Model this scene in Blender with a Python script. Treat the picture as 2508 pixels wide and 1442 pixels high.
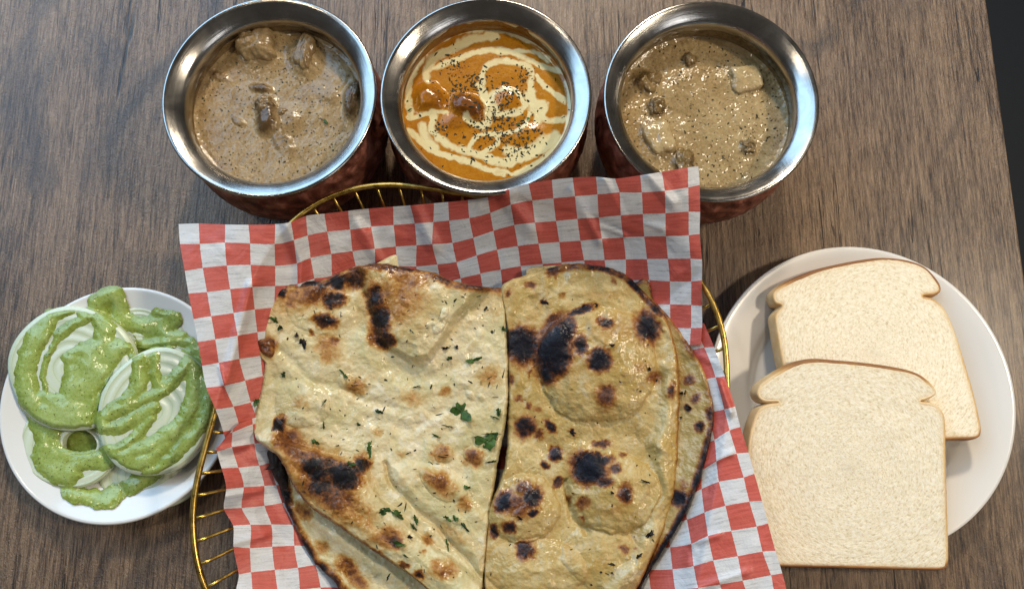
import bpy, math, random
import numpy as np
random.seed(7); RNG = np.random.default_rng(7)
for o in list(bpy.data.objects): bpy.data.objects.remove(o)
SC = bpy.context.scene; COL = SC.collection

# ------------------------------------------------------------------ camera, world, lamps, exposure
FPX, TILT, CAMH = 1750.0, math.radians(10.8), 0.45
cam = bpy.data.cameras.new('camera'); camo = bpy.data.objects.new('camera', cam); COL.objects.link(camo)
camo.location = (0, 0, CAMH); camo.rotation_euler = (TILT, 0, 0)
cam.sensor_width = 36; cam.lens = 36 * FPX / 2508; cam.clip_start = 0.01; cam.clip_end = 50
SC.camera = camo
W = bpy.data.worlds.new('World'); SC.world = W; W.use_nodes = True
W.node_tree.nodes['Background'].inputs[0].default_value = (1.0, 0.93, 0.85, 1)
W.node_tree.nodes['Background'].inputs[1].default_value = 0.07
SC.view_settings.view_transform = 'Standard'; SC.view_settings.look = 'None'
SC.view_settings.exposure = 0.0; SC.view_settings.gamma = 1
def area(name, loc, target, sx, sy, power, col):
    l = bpy.data.lights.new(name, 'AREA'); l.shape = 'RECTANGLE'; l.size = sx; l.size_y = sy
    l.energy = power; l.color = col
    o = bpy.data.objects.new(name, l); COL.objects.link(o); o.location = loc
    d = np.array(target, float) - np.array(loc, float)
    import mathutils
    o.rotation_euler = mathutils.Vector(d).to_track_quat('-Z', 'Y').to_euler()
    return o
area('window_light', (-1.60, 1.75, 1.40), (0, 0.05, 0.0), 2.9, 2.5, 92, (0.40, 0.68, 1.0))
area('lamp_light_east', (1.00, 0.15, 1.20), (0.1, 0, 0), 0.14, 0.14, 11.5, (1.0, 0.87, 0.68))
area('lamp_light_north', (0.10, 1.40, 1.15), (0, 0, 0), 0.16, 0.16, 19, (1.0, 0.87, 0.68))
area('lamp_light_west', (-0.65, 0.30, 1.40), (0, 0, 0), 0.10, 0.10, 2.5, (1.0, 0.87, 0.68))
area('window_light_south_east', (1.25, -1.05, 1.15), (0, 0, 0), 0.7, 0.7, 5, (0.95, 0.97, 1.0))

# ------------------------------------------------------------------ projection helpers (photo pixels <-> places at a real height)
CT, ST = math.cos(TILT), math.sin(TILT)
def P(px, py, z):
    px = np.asarray(px, float); py = np.asarray(py, float); z = np.asarray(z, float)
    u = px - 1254; v = 721 - py
    dz = v * ST - FPX * CT; k = (CAMH - z) / -dz
    X, Y, Z = np.broadcast_arrays(u * k, (v * CT + FPX * ST) * k, z)
    return np.stack([X, Y, Z], -1)
def Q(p):
    p = np.asarray(p, float); x = p[..., 0]; y = p[..., 1]; z = p[..., 2] - CAMH
    yc = y * CT + z * ST; zc = -y * ST + z * CT
    return 1254 + FPX * x / -zc, 721 - FPX * yc / -zc
def crop(pts, x0, y0, s):
    a = np.array(pts, float); a[..., 0] = x0 + a[..., 0] / s; a[..., 1] = y0 + a[..., 1] / s
    return a
def sstep(a, b, x):
    t = np.clip((x - a) / (b - a), 0, 1); return t * t * (3 - 2 * t)
def hash2(ix, iy, seed):
    h = (ix.astype(np.int64) * 374761393 + iy.astype(np.int64) * 668265263 + seed * 974634777) & 0x7fffffff
    h = ((h ^ (h >> 13)) * 1274126177) & 0x7fffffff
    return ((h ^ (h >> 16)) & 0xffff) / 65535.0
def vnoise(x, y, seed=0):
    ix = np.floor(x); iy = np.floor(y); fx = x - ix; fy = y - iy
    fx = fx * fx * fx * (fx * (fx * 6 - 15) + 10); fy = fy * fy * fy * (fy * (fy * 6 - 15) + 10)
    a = hash2(ix, iy, seed); b = hash2(ix + 1, iy, seed); c = hash2(ix, iy + 1, seed); d = hash2(ix + 1, iy + 1, seed)
    return (a + (b - a) * fx) * (1 - fy) + (c + (d - c) * fx) * fy
def fbm(x, y, scale, seed=0, octv=4):
    """-1..1 noise, feature size = scale"""
    x = np.asarray(x, float) / scale; y = np.asarray(y, float) / scale; s = 0; a = 1; t = 0
    for k in range(octv):
        s = s + a * (vnoise(x, y, seed + k * 17) * 2 - 1); t += a; a *= 0.5; x = x * 2.03 + 5.1; y = y * 2.03 + 9.7
    return s / t
def segdist(x, y, poly, closed=False):
    p = np.array(poly, float); q = np.roll(p, -1, 0) if closed else p[1:]
    p = p if closed else p[:-1]
    best = np.full(np.shape(x), 1e9)
    for (ax, ay), (bx, by) in zip(p, q):
        dx, dy = bx - ax, by - ay; L = dx * dx + dy * dy + 1e-9
        t = np.clip(((x - ax) * dx + (y - ay) * dy) / L, 0, 1)
        best = np.minimum(best, (x - ax - t * dx) ** 2 + (y - ay - t * dy) ** 2)
    return np.sqrt(best)
def sdpoly(x, y, poly):
    """positive inside"""
    p = np.array(poly, float); q = np.roll(p, -1, 0); ins = np.zeros(np.shape(x), bool)
    for (ax, ay), (bx, by) in zip(p, q):
        c = ((ay > y) != (by > y)) & (x < (bx - ax) * (y - ay) / (by - ay + 1e-12) + ax)
        ins ^= c
    d = segdist(x, y, poly, True)
    return np.where(ins, d, -d)
def catmull(pts, n, closed=True):
    p = np.array(pts, float); m = len(p); out = []
    segs = m if closed else m - 1
    for i in range(segs):
        g = lambda k: p[k % m] if closed else p[min(max(k, 0), m - 1)]
        a, b, c, d = g(i - 1), g(i), g(i + 1), g(i + 2)
        t = np.linspace(0, 1, 12, endpoint=False)[:, None]
        out.append(0.5 * ((2 * b) + (c - a) * t + (2 * a - 5 * b + 4 * c - d) * t ** 2 + (3 * b - a - 3 * c + d) * t ** 3))
    if not closed: out.append(p[-1:])
    o = np.concatenate(out); e = np.concatenate([o, o[:1]]) if closed else o
    L = np.concatenate([[0], np.cumsum(np.linalg.norm(np.diff(e, axis=0), axis=1))])
    s = np.linspace(0, L[-1], n, endpoint=not closed)
    return np.stack([np.interp(s, L, e[:, k]) for k in range(e.shape[1])], -1)
class TPS:
    def __init__(self, c, v, lam=0.0):
        c = np.array(c, float); v = np.array(v, float); n = len(c); self.c = c
        K = self.U(c[:, None] - c[None]) + lam * np.eye(n); Pm = np.c_[np.ones(n), c]
        A = np.zeros((n + 3, n + 3)); A[:n, :n] = K; A[:n, n:] = Pm; A[n:, :n] = Pm.T
        b = np.zeros((n + 3, v.shape[1])); b[:n] = v
        self.w = np.linalg.solve(A, b)
    def U(self, d):
        r2 = (d ** 2).sum(-1) + 1e-12; return r2 * np.log(r2) * 0.5
    def __call__(self, x):
        x = np.asarray(x, float); sh = x.shape[:-1]; x = x.reshape(-1, 2)
        r = np.c_[self.U(x[:, None] - self.c[None]), np.ones(len(x)), x] @ self.w
        return r.reshape(sh + (-1,))

# ------------------------------------------------------------------ object helpers
def thing(name, label, cat, loc, group=None):
    o = bpy.data.objects.new(name, None); COL.objects.link(o); o.location = loc
    o.empty_display_size = 0.02
    o['label'] = label; o['category'] = cat
    if group: o['group'] = group
    return o
def wloc(o):
    v = np.zeros(3)
    while o is not None: v += np.array(o.location); o = o.parent
    return v
def mesh(name, V, F, mat, parent=None, attrs=None, smooth=True, loc=None, label=None, cat=None, group=None, kind=None):
    """V given in world coordinates; F list of arrays (n x 3 / n x 4)"""
    V = np.asarray(V, float).reshape(-1, 3)
    base = wloc(parent) if parent is not None else (np.array(loc, float) if loc is not None else np.zeros(3))
    V = V - base
    if not isinstance(F, (list, tuple)): F = [F]
    F = [np.asarray(f, np.int64) for f in F if len(f)]
    me = bpy.data.meshes.new(name); me.vertices.add(len(V)); me.vertices.foreach_set('co', V.astype(np.float32).ravel())
    idx = np.concatenate([f.ravel() for f in F]); tot = np.concatenate([np.full(len(f), f.shape[1]) for f in F])
    start = np.concatenate([[0], np.cumsum(tot)[:-1]])
    me.loops.add(len(idx)); me.loops.foreach_set('vertex_index', idx.astype(np.int32))
    me.polygons.add(len(tot)); me.polygons.foreach_set('loop_start', start.astype(np.int32)); me.polygons.foreach_set('loop_total', tot.astype(np.int32))
    me.polygons.foreach_set('use_smooth', np.full(len(tot), smooth))
    me.update(calc_edges=True)
    for k, v in (attrs or {}).items():
        a = me.attributes.new(k, 'FLOAT', 'POINT'); a.data.foreach_set('value', np.asarray(v, np.float32).ravel())
    me.materials.append(mat)
    o = bpy.data.objects.new(name, me); COL.objects.link(o)
    if parent is not None: o.parent = parent
    elif loc is not None: o.location = loc
    if label: o['label'] = label
    if cat: o['category'] = cat
    if group: o['group'] = group
    if kind: o['kind'] = kind
    return o
def gridF(nu, nv, wrap=False):
    """faces of an nu x nv vertex grid (index = u*nv+v); wrap joins last u to first"""
    iu = np.arange(nu if wrap else nu - 1); iv = np.arange(nv - 1)
    a, b = np.meshgrid(iu, iv, indexing='ij'); a2 = (a + 1) % nu
    return np.stack([a * nv + b, a2 * nv + b, a2 * nv + b + 1, a * nv + b + 1], -1).reshape(-1, 4)
def lathe(prof, n, center, wob=None):
    prof = np.array(prof, float); th = np.linspace(0, 2 * np.pi, n, endpoint=False)
    r = prof[None, :, 0] * np.ones((n, 1)); z = prof[None, :, 1] * np.ones((n, 1))
    if wob is not None: r = r + wob(th[:, None], z)
    V = np.stack([center[0] + r * np.cos(th)[:, None], center[1] + r * np.sin(th)[:, None], center[2] + z], -1)
    return V.reshape(-1, 3), gridF(n, len(prof), True)[:, ::-1]
def tube(path, rad, nseg=8, closed=False):
    p = np.array(path, float); n = len(p)
    t = np.roll(p, -1, 0) - np.roll(p, 1, 0) if closed else np.gradient(p, axis=0)
    t /= np.linalg.norm(t, axis=1)[:, None] + 1e-12
    up = np.array([0, 0, 1.0]); s = np.cross(t, up); bad = np.linalg.norm(s, axis=1) < 1e-3; s[bad] = (1, 0, 0)
    s /= np.linalg.norm(s, axis=1)[:, None]; w = np.cross(s, t)
    a = np.linspace(0, 2 * np.pi, nseg, endpoint=False); rad = np.broadcast_to(rad, (n,))[:, None, None]
    V = p[:, None] + rad * (s[:, None] * np.cos(a)[None, :, None] + w[:, None] * np.sin(a)[None, :, None])
    V = V.reshape(-1, 3)
    iu = np.arange(n if closed else n - 1); a_, b_ = np.meshgrid(iu, np.arange(nseg), indexing='ij'); a2 = (a_ + 1) % n; b2 = (b_ + 1) % nseg
    F = np.stack([a_ * nseg + b_, a_ * nseg + b2, a2 * nseg + b2, a2 * nseg + b_], -1).reshape(-1, 4)
    if closed: return V, [F]
    caps = []
    V = np.concatenate([V, p[:1], p[-1:]]); k = n * nseg
    for j in range(nseg):
        caps.append((k, (j + 1) % nseg, j)); caps.append((k + 1, (n - 1) * nseg + j, (n - 1) * nseg + (j + 1) % nseg))
    return V, [F, np.array(caps)]
def flecks(name, pts, size, mat, parent, kind='stuff', aspect=1.0, lift=0.0002, flat=0.25):
    """small irregular chips scattered on a surface: one joined part"""
    pts = np.asarray(pts, float); n = len(pts)
    if n == 0: return None
    size = np.broadcast_to(size, (n,)); m = 6
    th = np.linspace(0, 2 * np.pi, m, endpoint=False)[None] + RNG.uniform(0, 6.28, (n, 1))
    rr = size[:, None] * RNG.uniform(0.5, 1.1, (n, m)); asp = RNG.uniform(1, 1 + aspect * 2, (n, 1)); rot = RNG.uniform(0, 6.28, (n, 1))
    x = rr * np.cos(th) * asp; y = rr * np.sin(th) / asp
    X = x * np.cos(rot) - y * np.sin(rot); Y = x * np.sin(rot) + y * np.cos(rot)
    Z = lift + size[:, None] * RNG.uniform(-flat, flat, (n, m))
    ring = np.stack([pts[:, None, 0] + X, pts[:, None, 1] + Y, pts[:, None, 2] + Z], -1)
    top = pts + np.stack([np.zeros(n), np.zeros(n), lift + size * flat * 1.4], -1)
    V = np.concatenate([ring, top[:, None]], 1).reshape(-1, 3)
    b = (np.arange(n) * (m + 1))[:, None]; j = np.arange(m)[None]
    F = np.stack([b + j, b + (j + 1) % m, b + m + 0 * j], -1).reshape(-1, 3)
    return mesh(name, V, F, mat, parent, kind=kind)
def blob(name, center, radii, rotz, mat, parent, rough=0.18, seed=0, box=0.0, tilt=0.0, tone=0.0, n=40):
    """lumpy rounded piece: box=0 an ellipsoid, box->1 a rounded block"""
    u = np.linspace(0, 2 * np.pi, 2 * n, endpoint=False)[:, None]; v = np.linspace(0.03, np.pi - 0.03, n)[None]
    d = np.stack([np.cos(u) * np.sin(v), np.sin(u) * np.sin(v), np.cos(v) + 0 * u], -1)
    e = 2 + 8 * box; s = (np.abs(d) ** e).sum(-1) ** (-1 / e)
    f = 1 + rough * (fbm(d[..., 0] * 2 + d[..., 2], d[..., 1] * 2 - d[..., 2], 1.3, seed, 3))
    p = d * (s * f)[..., None] * np.array(radii)
    c, si = math.cos(tilt), math.sin(tilt); y = p[..., 1] * c - p[..., 2] * si; z = p[..., 1] * si + p[..., 2] * c
    c, si = math.cos(rotz), math.sin(rotz); X = p[..., 0] * c - y * si; Y = p[..., 0] * si + y * c
    V = np.stack([X, Y, z], -1) + np.array(center)
    return mesh(name, V.reshape(-1, 3), gridF(2 * n, n, True)[:, ::-1], mat, parent, {'tone': np.full(2 * n * n, tone), 'cream': np.zeros(2 * n * n)})

# ------------------------------------------------------------------ material helpers
class NT:
    def __init__(self, name):
        self.m = bpy.data.materials.new(name); self.m.use_nodes = True; self.t = self.m.node_tree
        self.b = self.t.nodes['Principled BSDF']; self.out = self.t.nodes['Material Output']
    def n(self, typ, ins=None, **props):
        nd = self.t.nodes.new(typ)
        for k, v in props.items(): setattr(nd, k, v)
        for k, v in (ins or {}).items():
            s = nd.inputs[k]
            if isinstance(v, bpy.types.NodeSocket): self.t.links.new(v, s)
            else: s.default_value = v
        return nd
    def set(self, **kw):
        for k, v in kw.items():
            s = self.b.inputs[k.replace('_', ' ')]
            if isinstance(v, bpy.types.NodeSocket): self.t.links.new(v, s)
            else: s.default_value = v
    def coord(self, scale=(1, 1, 1), which='Object'):
        tc = self.n('ShaderNodeTexCoord')
        return self.n('ShaderNodeMapping', {'Vector': tc.outputs[which], 'Scale': scale}).outputs[0]
    def noise(self, vec, scale, detail=4, rough=0.55, dist=0.0):
        return self.n('ShaderNodeTexNoise', {'Vector': vec, 'Scale': scale, 'Detail': detail, 'Roughness': rough, 'Distortion': dist}).outputs[0]
    def vor(self, vec, scale, feature='F1', out='Distance', rnd=1.0):
        return self.n('ShaderNodeTexVoronoi', {'Vector': vec, 'Scale': scale, 'Randomness': rnd}, feature=feature).outputs[out]
    def ramp(self, fac, stops, interp='LINEAR'):
        r = self.n('ShaderNodeValToRGB', {'Fac': fac}); cr = r.color_ramp; cr.interpolation = interp
        while len(cr.elements) < len(stops): cr.elements.new(0.5)
        for e, (p, c) in zip(cr.elements, stops):
            e.position = p; e.color = (c, c, c, 1) if isinstance(c, (int, float)) else (*c, 1)
        return r.outputs[0]
    def math(self, op, a, b=0.0, c=0.0, clamp=False):
        nd = self.n('ShaderNodeMath', {0: a, 1: b, 2: c}, operation=op); nd.use_clamp = clamp; return nd.outputs[0]
    def mix(self, fac, a, b, blend='MIX'):
        nd = self.n('ShaderNodeMix', data_type='RGBA', blend_type=blend)
        for k, v in ((0, fac), (6, a), (7, b)):
            s = nd.inputs[k]
            if isinstance(v, bpy.types.NodeSocket): self.t.links.new(v, s)
            else: s.default_value = v if k == 0 else (*v, 1)
        return nd.outputs[2]
    def attr(self, name):
        return self.n('ShaderNodeAttribute', attribute_name=name).outputs['Fac']
    def bump(self, h, strength, dist, normal=None):
        ins = {'Height': h, 'Strength': strength, 'Distance': dist}
        if normal is not None: ins['Normal'] = normal
        return self.n('ShaderNodeBump', ins).outputs[0]

def mat_wood():
    t = NT('weathered_wood_laminate'); v = t.coord()
    g1 = t.noise(t.coord((420, 17, 1)), 1.0, 6, 0.68, 0.5)
    g2 = t.noise(t.coord((1050, 70, 1)), 1.0, 4, 0.66, 0.3)
    big = t.noise(t.coord((20, 4, 1)), 1.0, 5, 0.6, 0.9)
    plank = t.n('ShaderNodeTexVoronoi', {'Vector': t.coord((9, 0.4, 1)), 'Scale': 1.0}, voronoi_dimensions='2D').outputs['Color']
    pl = t.n('ShaderNodeSeparateColor', {0: plank}).outputs[0]
    f = t.math('MULTIPLY_ADD', g1, 0.55, t.math('MULTIPLY_ADD', big, 0.28, 0.045))
    f = t.math('MULTIPLY_ADD', t.math('SUBTRACT', g2, 0.5), 0.62, t.math('ADD', f, 0.19)); f = t.math('MULTIPLY_ADD', pl, 0.08, f)
    col = t.ramp(f, [(0.50, (0.017, 0.009, 0.005)), (0.60, (0.082, 0.048, 0.028)), (0.69, (0.180, 0.114, 0.068)), (0.86, (0.31, 0.208, 0.128))])
    stain = t.ramp(t.noise(t.coord((12, 6, 1)), 1.0, 6, 0.62, 1.5), [(0.54, 0.0), (0.66, 0.65)])
    col = t.mix(stain, col, (0.040, 0.031, 0.029))
    cr = t.noise(t.coord((60, 2.6, 1)), 1.0, 4, 0.55, 0.5)
    line = t.math('ABSOLUTE', t.math('SUBTRACT', cr, 0.5))
    mask = t.ramp(t.noise(t.coord((26, 6, 1)), 1.0, 3), [(0.54, 0.0), (0.60, 1.0)])
    crack = t.math('MULTIPLY', t.ramp(line, [(0.002, 1.0), (0.008, 0.0)]), mask)
    col = t.mix(crack, col, (0.008, 0.006, 0.005))
    emb = t.noise(t.coord((560, 300, 1)), 1.0, 4, 0.6, 1.4)
    h = t.math('MULTIPLY_ADD', g1, 0.8, t.math('MULTIPLY', emb, 1.2)); h = t.math('MULTIPLY_ADD', g2, 0.5, h)
    h = t.math('SUBTRACT', h, t.math('MULTIPLY', crack, 1.5))
    t.set(Base_Color=col, Roughness=t.ramp(g1, [(0.3, 0.48), (0.7, 0.34)]), Coat_Weight=0.35, Coat_Roughness=0.32, Normal=t.bump(h, 0.95, 0.0012))
    return t.m
def mat_simple(name, col, rough=0.5, metal=0.0, **kw):
    t = NT(name); v = t.coord()
    c = t.mix(t.noise(v, 60, 3), tuple(x * 0.85 for x in col), tuple(min(1, x * 1.12) for x in col))
    t.set(Base_Color=c, Roughness=rough, Metallic=metal, **kw); return t.m
def mat_steel():
    t = NT('brushed_steel'); tc = t.n('ShaderNodeTexCoord').outputs['Object']
    s = t.n('ShaderNodeSeparateXYZ', {0: tc}); r = t.math('SQRT', t.math('ADD', t.math('MULTIPLY', s.outputs[0], s.outputs[0]), t.math('MULTIPLY', s.outputs[1], s.outputs[1])))
    cv = t.n('ShaderNodeCombineXYZ', {0: t.math('MULTIPLY', r, 2600.0), 1: t.math('MULTIPLY', s.outputs[0], 25.0), 2: t.math('MULTIPLY', s.outputs[2], 2600.0)}).outputs[0]
    ring = t.noise(cv, 1.0, 3, 0.6)
    smud = t.noise(tc, 60, 5, 0.6, 0.7)
    scr = t.noise(t.coord((900, 160, 300)), 1.0, 2)
    t.set(Base_Color=t.ramp(smud, [(0.3, (0.31, 0.29, 0.265)), (0.7, (0.46, 0.44, 0.415))]), Metallic=1.0,
          Roughness=t.math('MULTIPLY_ADD', smud, 0.18, t.math('MULTIPLY_ADD', ring, 0.10, 0.06)), Normal=t.bump(t.math('MULTIPLY_ADD', scr, 0.4, ring), 0.16, 0.0004))
    return t.m
def mat_copper():
    t = NT('hammered_copper'); v = t.coord()
    h = t.vor(v, 150, 'SMOOTH_F1'); n = t.noise(v, 90, 5, 0.65, 0.5)
    t.set(Base_Color=t.ramp(n, [(0.30, (0.09, 0.028, 0.017)), (0.50, (0.25, 0.085, 0.052)), (0.70, (0.46, 0.20, 0.14))]), Metallic=0.65,
          Roughness=t.ramp(n, [(0.3, 0.38), (0.7, 0.62)]), Normal=t.bump(t.math('MULTIPLY_ADD', n, 0.3, h), 0.7, 0.004))
    return t.m
def mat_gold():
    t = NT('gold_wire'); v = t.coord(); n = t.noise(v, 240, 4)
    t.set(Base_Color=t.ramp(n, [(0.3, (0.40, 0.25, 0.055)), (0.7, (0.60, 0.41, 0.12))]), Metallic=1.0, Roughness=t.ramp(n, [(0.3, 0.24), (0.7, 0.42)]), Normal=t.bump(n, 0.15, 0.001))
    return t.m
def mat_ceramic(name, col):
    t = NT(name); v = t.coord(); n = t.noise(v, 25, 4)
    t.set(Base_Color=t.mix(n, tuple(c * 0.94 for c in col), col), Roughness=0.16, Coat_Weight=0.35, Coat_Roughness=0.06, Normal=t.bump(t.noise(v, 120, 2), 0.04, 0.001))
    return t.m
def mat_paper():
    t = NT('checked_wax_paper'); u = t.attr('cu'); w = t.attr('cv'); v = t.coord()
    wn = t.math('MULTIPLY', t.math('SUBTRACT', t.noise(v, 900, 2), 0.5), 0.035)
    fu = t.math('FLOORED_MODULO', t.math('FLOOR', t.math('ADD', u, wn)), 2.0); fw = t.math('FLOORED_MODULO', t.math('FLOOR', t.math('SUBTRACT', w, wn)), 2.0)
    chk = t.math('ABSOLUTE', t.math('SUBTRACT', fu, fw))          # 1 = red
    # thin white gap line round each printed red check
    cv = t.n('ShaderNodeCombineXYZ', {0: t.math('MULTIPLY', u, 0.8), 1: t.math('MULTIPLY', w, 9.5), 2: 0.0}).outputs[0]
    rib = t.noise(cv, 1.0, 4, 0.6, 0.6)
    cv2 = t.n('ShaderNodeCombineXYZ', {0: t.math('MULTIPLY', u, 9.0), 1: t.math('MULTIPLY', w, 26.0), 2: 0.0}).outputs[0]
    fib = t.noise(cv2, 1.0, 4, 0.65)
    m = t.math('MULTIPLY_ADD', rib, 0.65, t.math('MULTIPLY', fib, 0.35))
    white = t.ramp(m, [(0.34, (0.46, 0.46, 0.47)), (0.46, (0.69, 0.69, 0.70)), (0.60, (0.78, 0.78, 0.79))])
    red = t.ramp(m, [(0.36, (0.52, 0.090, 0.068)), (0.58, (0.68, 0.145, 0.112))])
    col = t.mix(chk, white, red)
    nrm = t.bump(m, 0.25, 0.0006, t.bump(t.noise(v, 55, 4, 0.5, 1.0), 0.35, 0.004))
    t.set(Base_Color=col, Roughness=0.42, Normal=nrm)
    tr = t.n('ShaderNodeBsdfTranslucent', {'Color': col, 'Normal': nrm})
    mx = t.n('ShaderNodeMixShader', {0: 0.30, 1: t.b.outputs[0], 2: tr.outputs[0]})
    t.t.links.new(mx.outputs[0], t.out.inputs[0])
    return t.m
def mat_naan(name, stops, tint, flour, oil=0.5):
    t = NT(name); v = t.coord(); c = t.attr('char')
    n = t.noise(v, 130, 6, 0.65); n2 = t.noise(v, 560, 4, 0.62); n3 = t.noise(v, 42, 5, 0.6, 0.6)
    f = t.math('ADD', c, t.math('MULTIPLY', t.math('SUBTRACT', n, 0.5), t.math('MULTIPLY_ADD', c, 0.85, 0.32)))
    f = t.math('ADD', f, t.math('MULTIPLY', t.math('SUBTRACT', n2, 0.5), t.math('MULTIPLY_ADD', c, 1.0, 0.10)))
    f = t.math('ADD', f, t.math('MULTIPLY', t.math('SUBTRACT', n3, 0.5), 0.24))
    col = t.ramp(t.math('ADD', f, 0.1), stops)
    low = t.math('SUBTRACT', 1.0, t.math('MULTIPLY', c, 4.0), clamp=True)
    wet = t.ramp(t.noise(v, 30, 5, 0.62, 0.9), [(0.46, 0.0), (0.62, 0.75)])
    col = t.mix(t.math('MULTIPLY', wet, low), col, tint)
    dry = t.ramp(t.noise(v, 75, 6, 0.7, 0.4), [(0.56, 0.0), (0.68, 0.6)])
    col = t.mix(t.math('MULTIPLY', dry, low), col, flour)
    tiny = t.ramp(t.vor(v, 420), [(0.06, 1.0), (0.16, 0.0)]); tm = t.ramp(t.noise(v, 110, 3), [(0.56, 0.0), (0.64, 1.0)])
    col = t.mix(t.math('MULTIPLY', t.math('MULTIPLY', tiny, tm), 0.6), col, (0.20, 0.095, 0.025))
    rough = t.ramp(t.noise(v, 60, 4, 0.6), [(0.40, 0.18), (0.62, 0.56)])
    h = t.math('MULTIPLY_ADD', t.noise(v, 150, 3, 0.5), 0.9, t.math('MULTIPLY', t.noise(v, 440, 2, 0.5), 0.42))
    t.set(Base_Color=col, Roughness=rough, Specular_IOR_Level=t.math('MULTIPLY', t.math('SUBTRACT', 1.15, c, clamp=True), oil), Normal=t.bump(h, 0.7, 0.0018))
    t.set(Subsurface_Weight=0.06, Subsurface_Radius=(0.004, 0.002, 0.001), Subsurface_Scale=0.4)
    return t.m
def mat_sauce(name, dark, mid, light, cream=None, grain=760, gloss=0.2, bumpy=0.5, spec=0.42):
    t = NT(name); v = t.coord(); c = t.attr('tone')
    n = t.noise(v, 95, 6, 0.7, 0.4); n2 = t.noise(v, grain, 5, 0.7)
    f = t.math('ADD', t.math('MULTIPLY_ADD', n, 0.55, t.math('MULTIPLY', n2, 0.45)), t.math('MULTIPLY', c, -0.45))
    col = t.ramp(f, [(0.20, dark), (0.46, mid), (0.66, light)])
    if cream:
        cr = t.attr('cream'); k = t.math('ADD', cr, t.math('MULTIPLY', t.math('SUBTRACT', t.noise(v, 330, 4, 0.6), 0.5), 0.4))
        col = t.mix(t.ramp(k, [(0.34, 0.0), (0.80, 0.95)]), col, cream)
    sp = t.vor(v, 1100); spm = t.math('MULTIPLY', t.ramp(sp, [(0.10, 1.0), (0.20, 0.0)]), t.ramp(t.noise(v, 200, 3), [(0.5, 0.0), (0.62, 1.0)]))
    col = t.mix(t.math('MULTIPLY', spm, 0.8), col, (0.03, 0.022, 0.014))
    h = t.math('MULTIPLY_ADD', t.noise(v, 95, 3, 0.5, 0.4), 0.7, t.math('MULTIPLY', t.noise(v, grain * 0.6, 2, 0.5), 0.42))
    t.set(Base_Color=col, Roughness=gloss, Specular_IOR_Level=spec, Normal=t.bump(h, bumpy, 0.0016))
    t.set(Subsurface_Weight=0.06, Subsurface_Radius=(0.004, 0.002, 0.001), Subsurface_Scale=0.4)
    return t.m
def mat_onion():
    t = NT('raw_onion'); r = t.attr('rr'); v = t.coord()
    cv = t.n('ShaderNodeCombineXYZ', {0: t.math('MULTIPLY', r, 7.0), 1: 0.0, 2: 0.0}).outputs[0]
    w = t.math('FRACT', t.math('ADD', t.math('MULTIPLY', r, 6.2), t.math('MULTIPLY', t.noise(v, 40, 2), 0.5)))
    col = t.ramp(w, [(0.0, (0.38, 0.43, 0.26)), (0.10, (0.52, 0.57, 0.40)), (0.55, (0.60, 0.64, 0.50)), (0.95, (0.50, 0.55, 0.38))])
    t.set(Base_Color=col, Roughness=0.22, Subsurface_Weight=0.35, Subsurface_Radius=(0.006, 0.006, 0.004), Subsurface_Scale=0.6, Normal=t.bump(t.noise(t.coord((300, 300, 300)), 1.0, 3), 0.12, 0.001))
    return t.m
def mat_chutney():
    t = NT('mint_chutney'); v = t.coord(); n = t.noise(v, 80, 5, 0.65, 0.5); n2 = t.noise(v, 600, 4, 0.6)
    thin = t.attr('thick')
    col = t.ramp(t.math('MULTIPLY_ADD', n2, 0.35, t.math('MULTIPLY_ADD', n, 0.4, t.math('MULTIPLY', thin, 0.25))),
                 [(0.30, (0.17, 0.21, 0.026)), (0.48, (0.28, 0.355, 0.085)), (0.66, (0.41, 0.50, 0.21))])
    sp = t.vor(v, 1300); spm = t.math('MULTIPLY', t.ramp(sp, [(0.12, 1.0), (0.24, 0.0)]), t.ramp(t.noise(v, 300, 3), [(0.46, 0.0), (0.58, 1.0)]))
    col = t.mix(t.math('MULTIPLY', spm, 0.85), col, (0.022, 0.045, 0.012))
    h = t.noise(v, 240, 3, 0.5)
    t.set(Base_Color=col, Roughness=0.17, Specular_IOR_Level=0.5, Normal=t.bump(h, 0.25, 0.0012), Subsurface_Weight=0.08, Subsurface_Radius=(0.002, 0.003, 0.001), Subsurface_Scale=0.5)
    return t.m
def mat_crumb():
    t = NT('white_bread_crumb'); v = t.coord()
    rd = t.attr('swirl'); ag = t.attr('ang')
    cv = t.n('ShaderNodeCombineXYZ', {0: t.math('MULTIPLY', rd, 64.0), 1: t.math('MULTIPLY', ag, 13.0), 2: 0.0}).outputs[0]
    fib = t.noise(cv, 1.0, 5, 0.65, 0.6); n = t.noise(v, 620, 4, 0.62); p = t.vor(t.coord((620, 460, 600)), 1.0)
    pm = t.math('MULTIPLY', t.ramp(p, [(0.10, 1.0), (0.40, 0.0)]), t.ramp(t.noise(v, 170, 3), [(0.40, 0.0), (0.62, 1.0)]))
    f = t.math('MULTIPLY_ADD', fib, 0.60, t.math('MULTIPLY', n, 0.40)); f = t.math('SUBTRACT', f, t.math('MULTIPLY', pm, 0.07))
    col = t.ramp(f, [(0.34, (0.50, 0.385, 0.23)), (0.45, (0.72, 0.615, 0.43)), (0.58, (0.82, 0.75, 0.60))])
    e = t.attr('edge'); col = t.mix(t.math('MULTIPLY', e, 0.45), col, (0.62, 0.42, 0.20))
    h = t.math('SUBTRACT', f, t.math('MULTIPLY', pm, 0.12))
    t.set(Base_Color=col, Roughness=0.5, Normal=t.bump(h, 0.5, 0.0011), Subsurface_Weight=0.12, Subsurface_Radius=(0.006, 0.004, 0.002), Subsurface_Scale=0.5)
    return t.m
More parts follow.
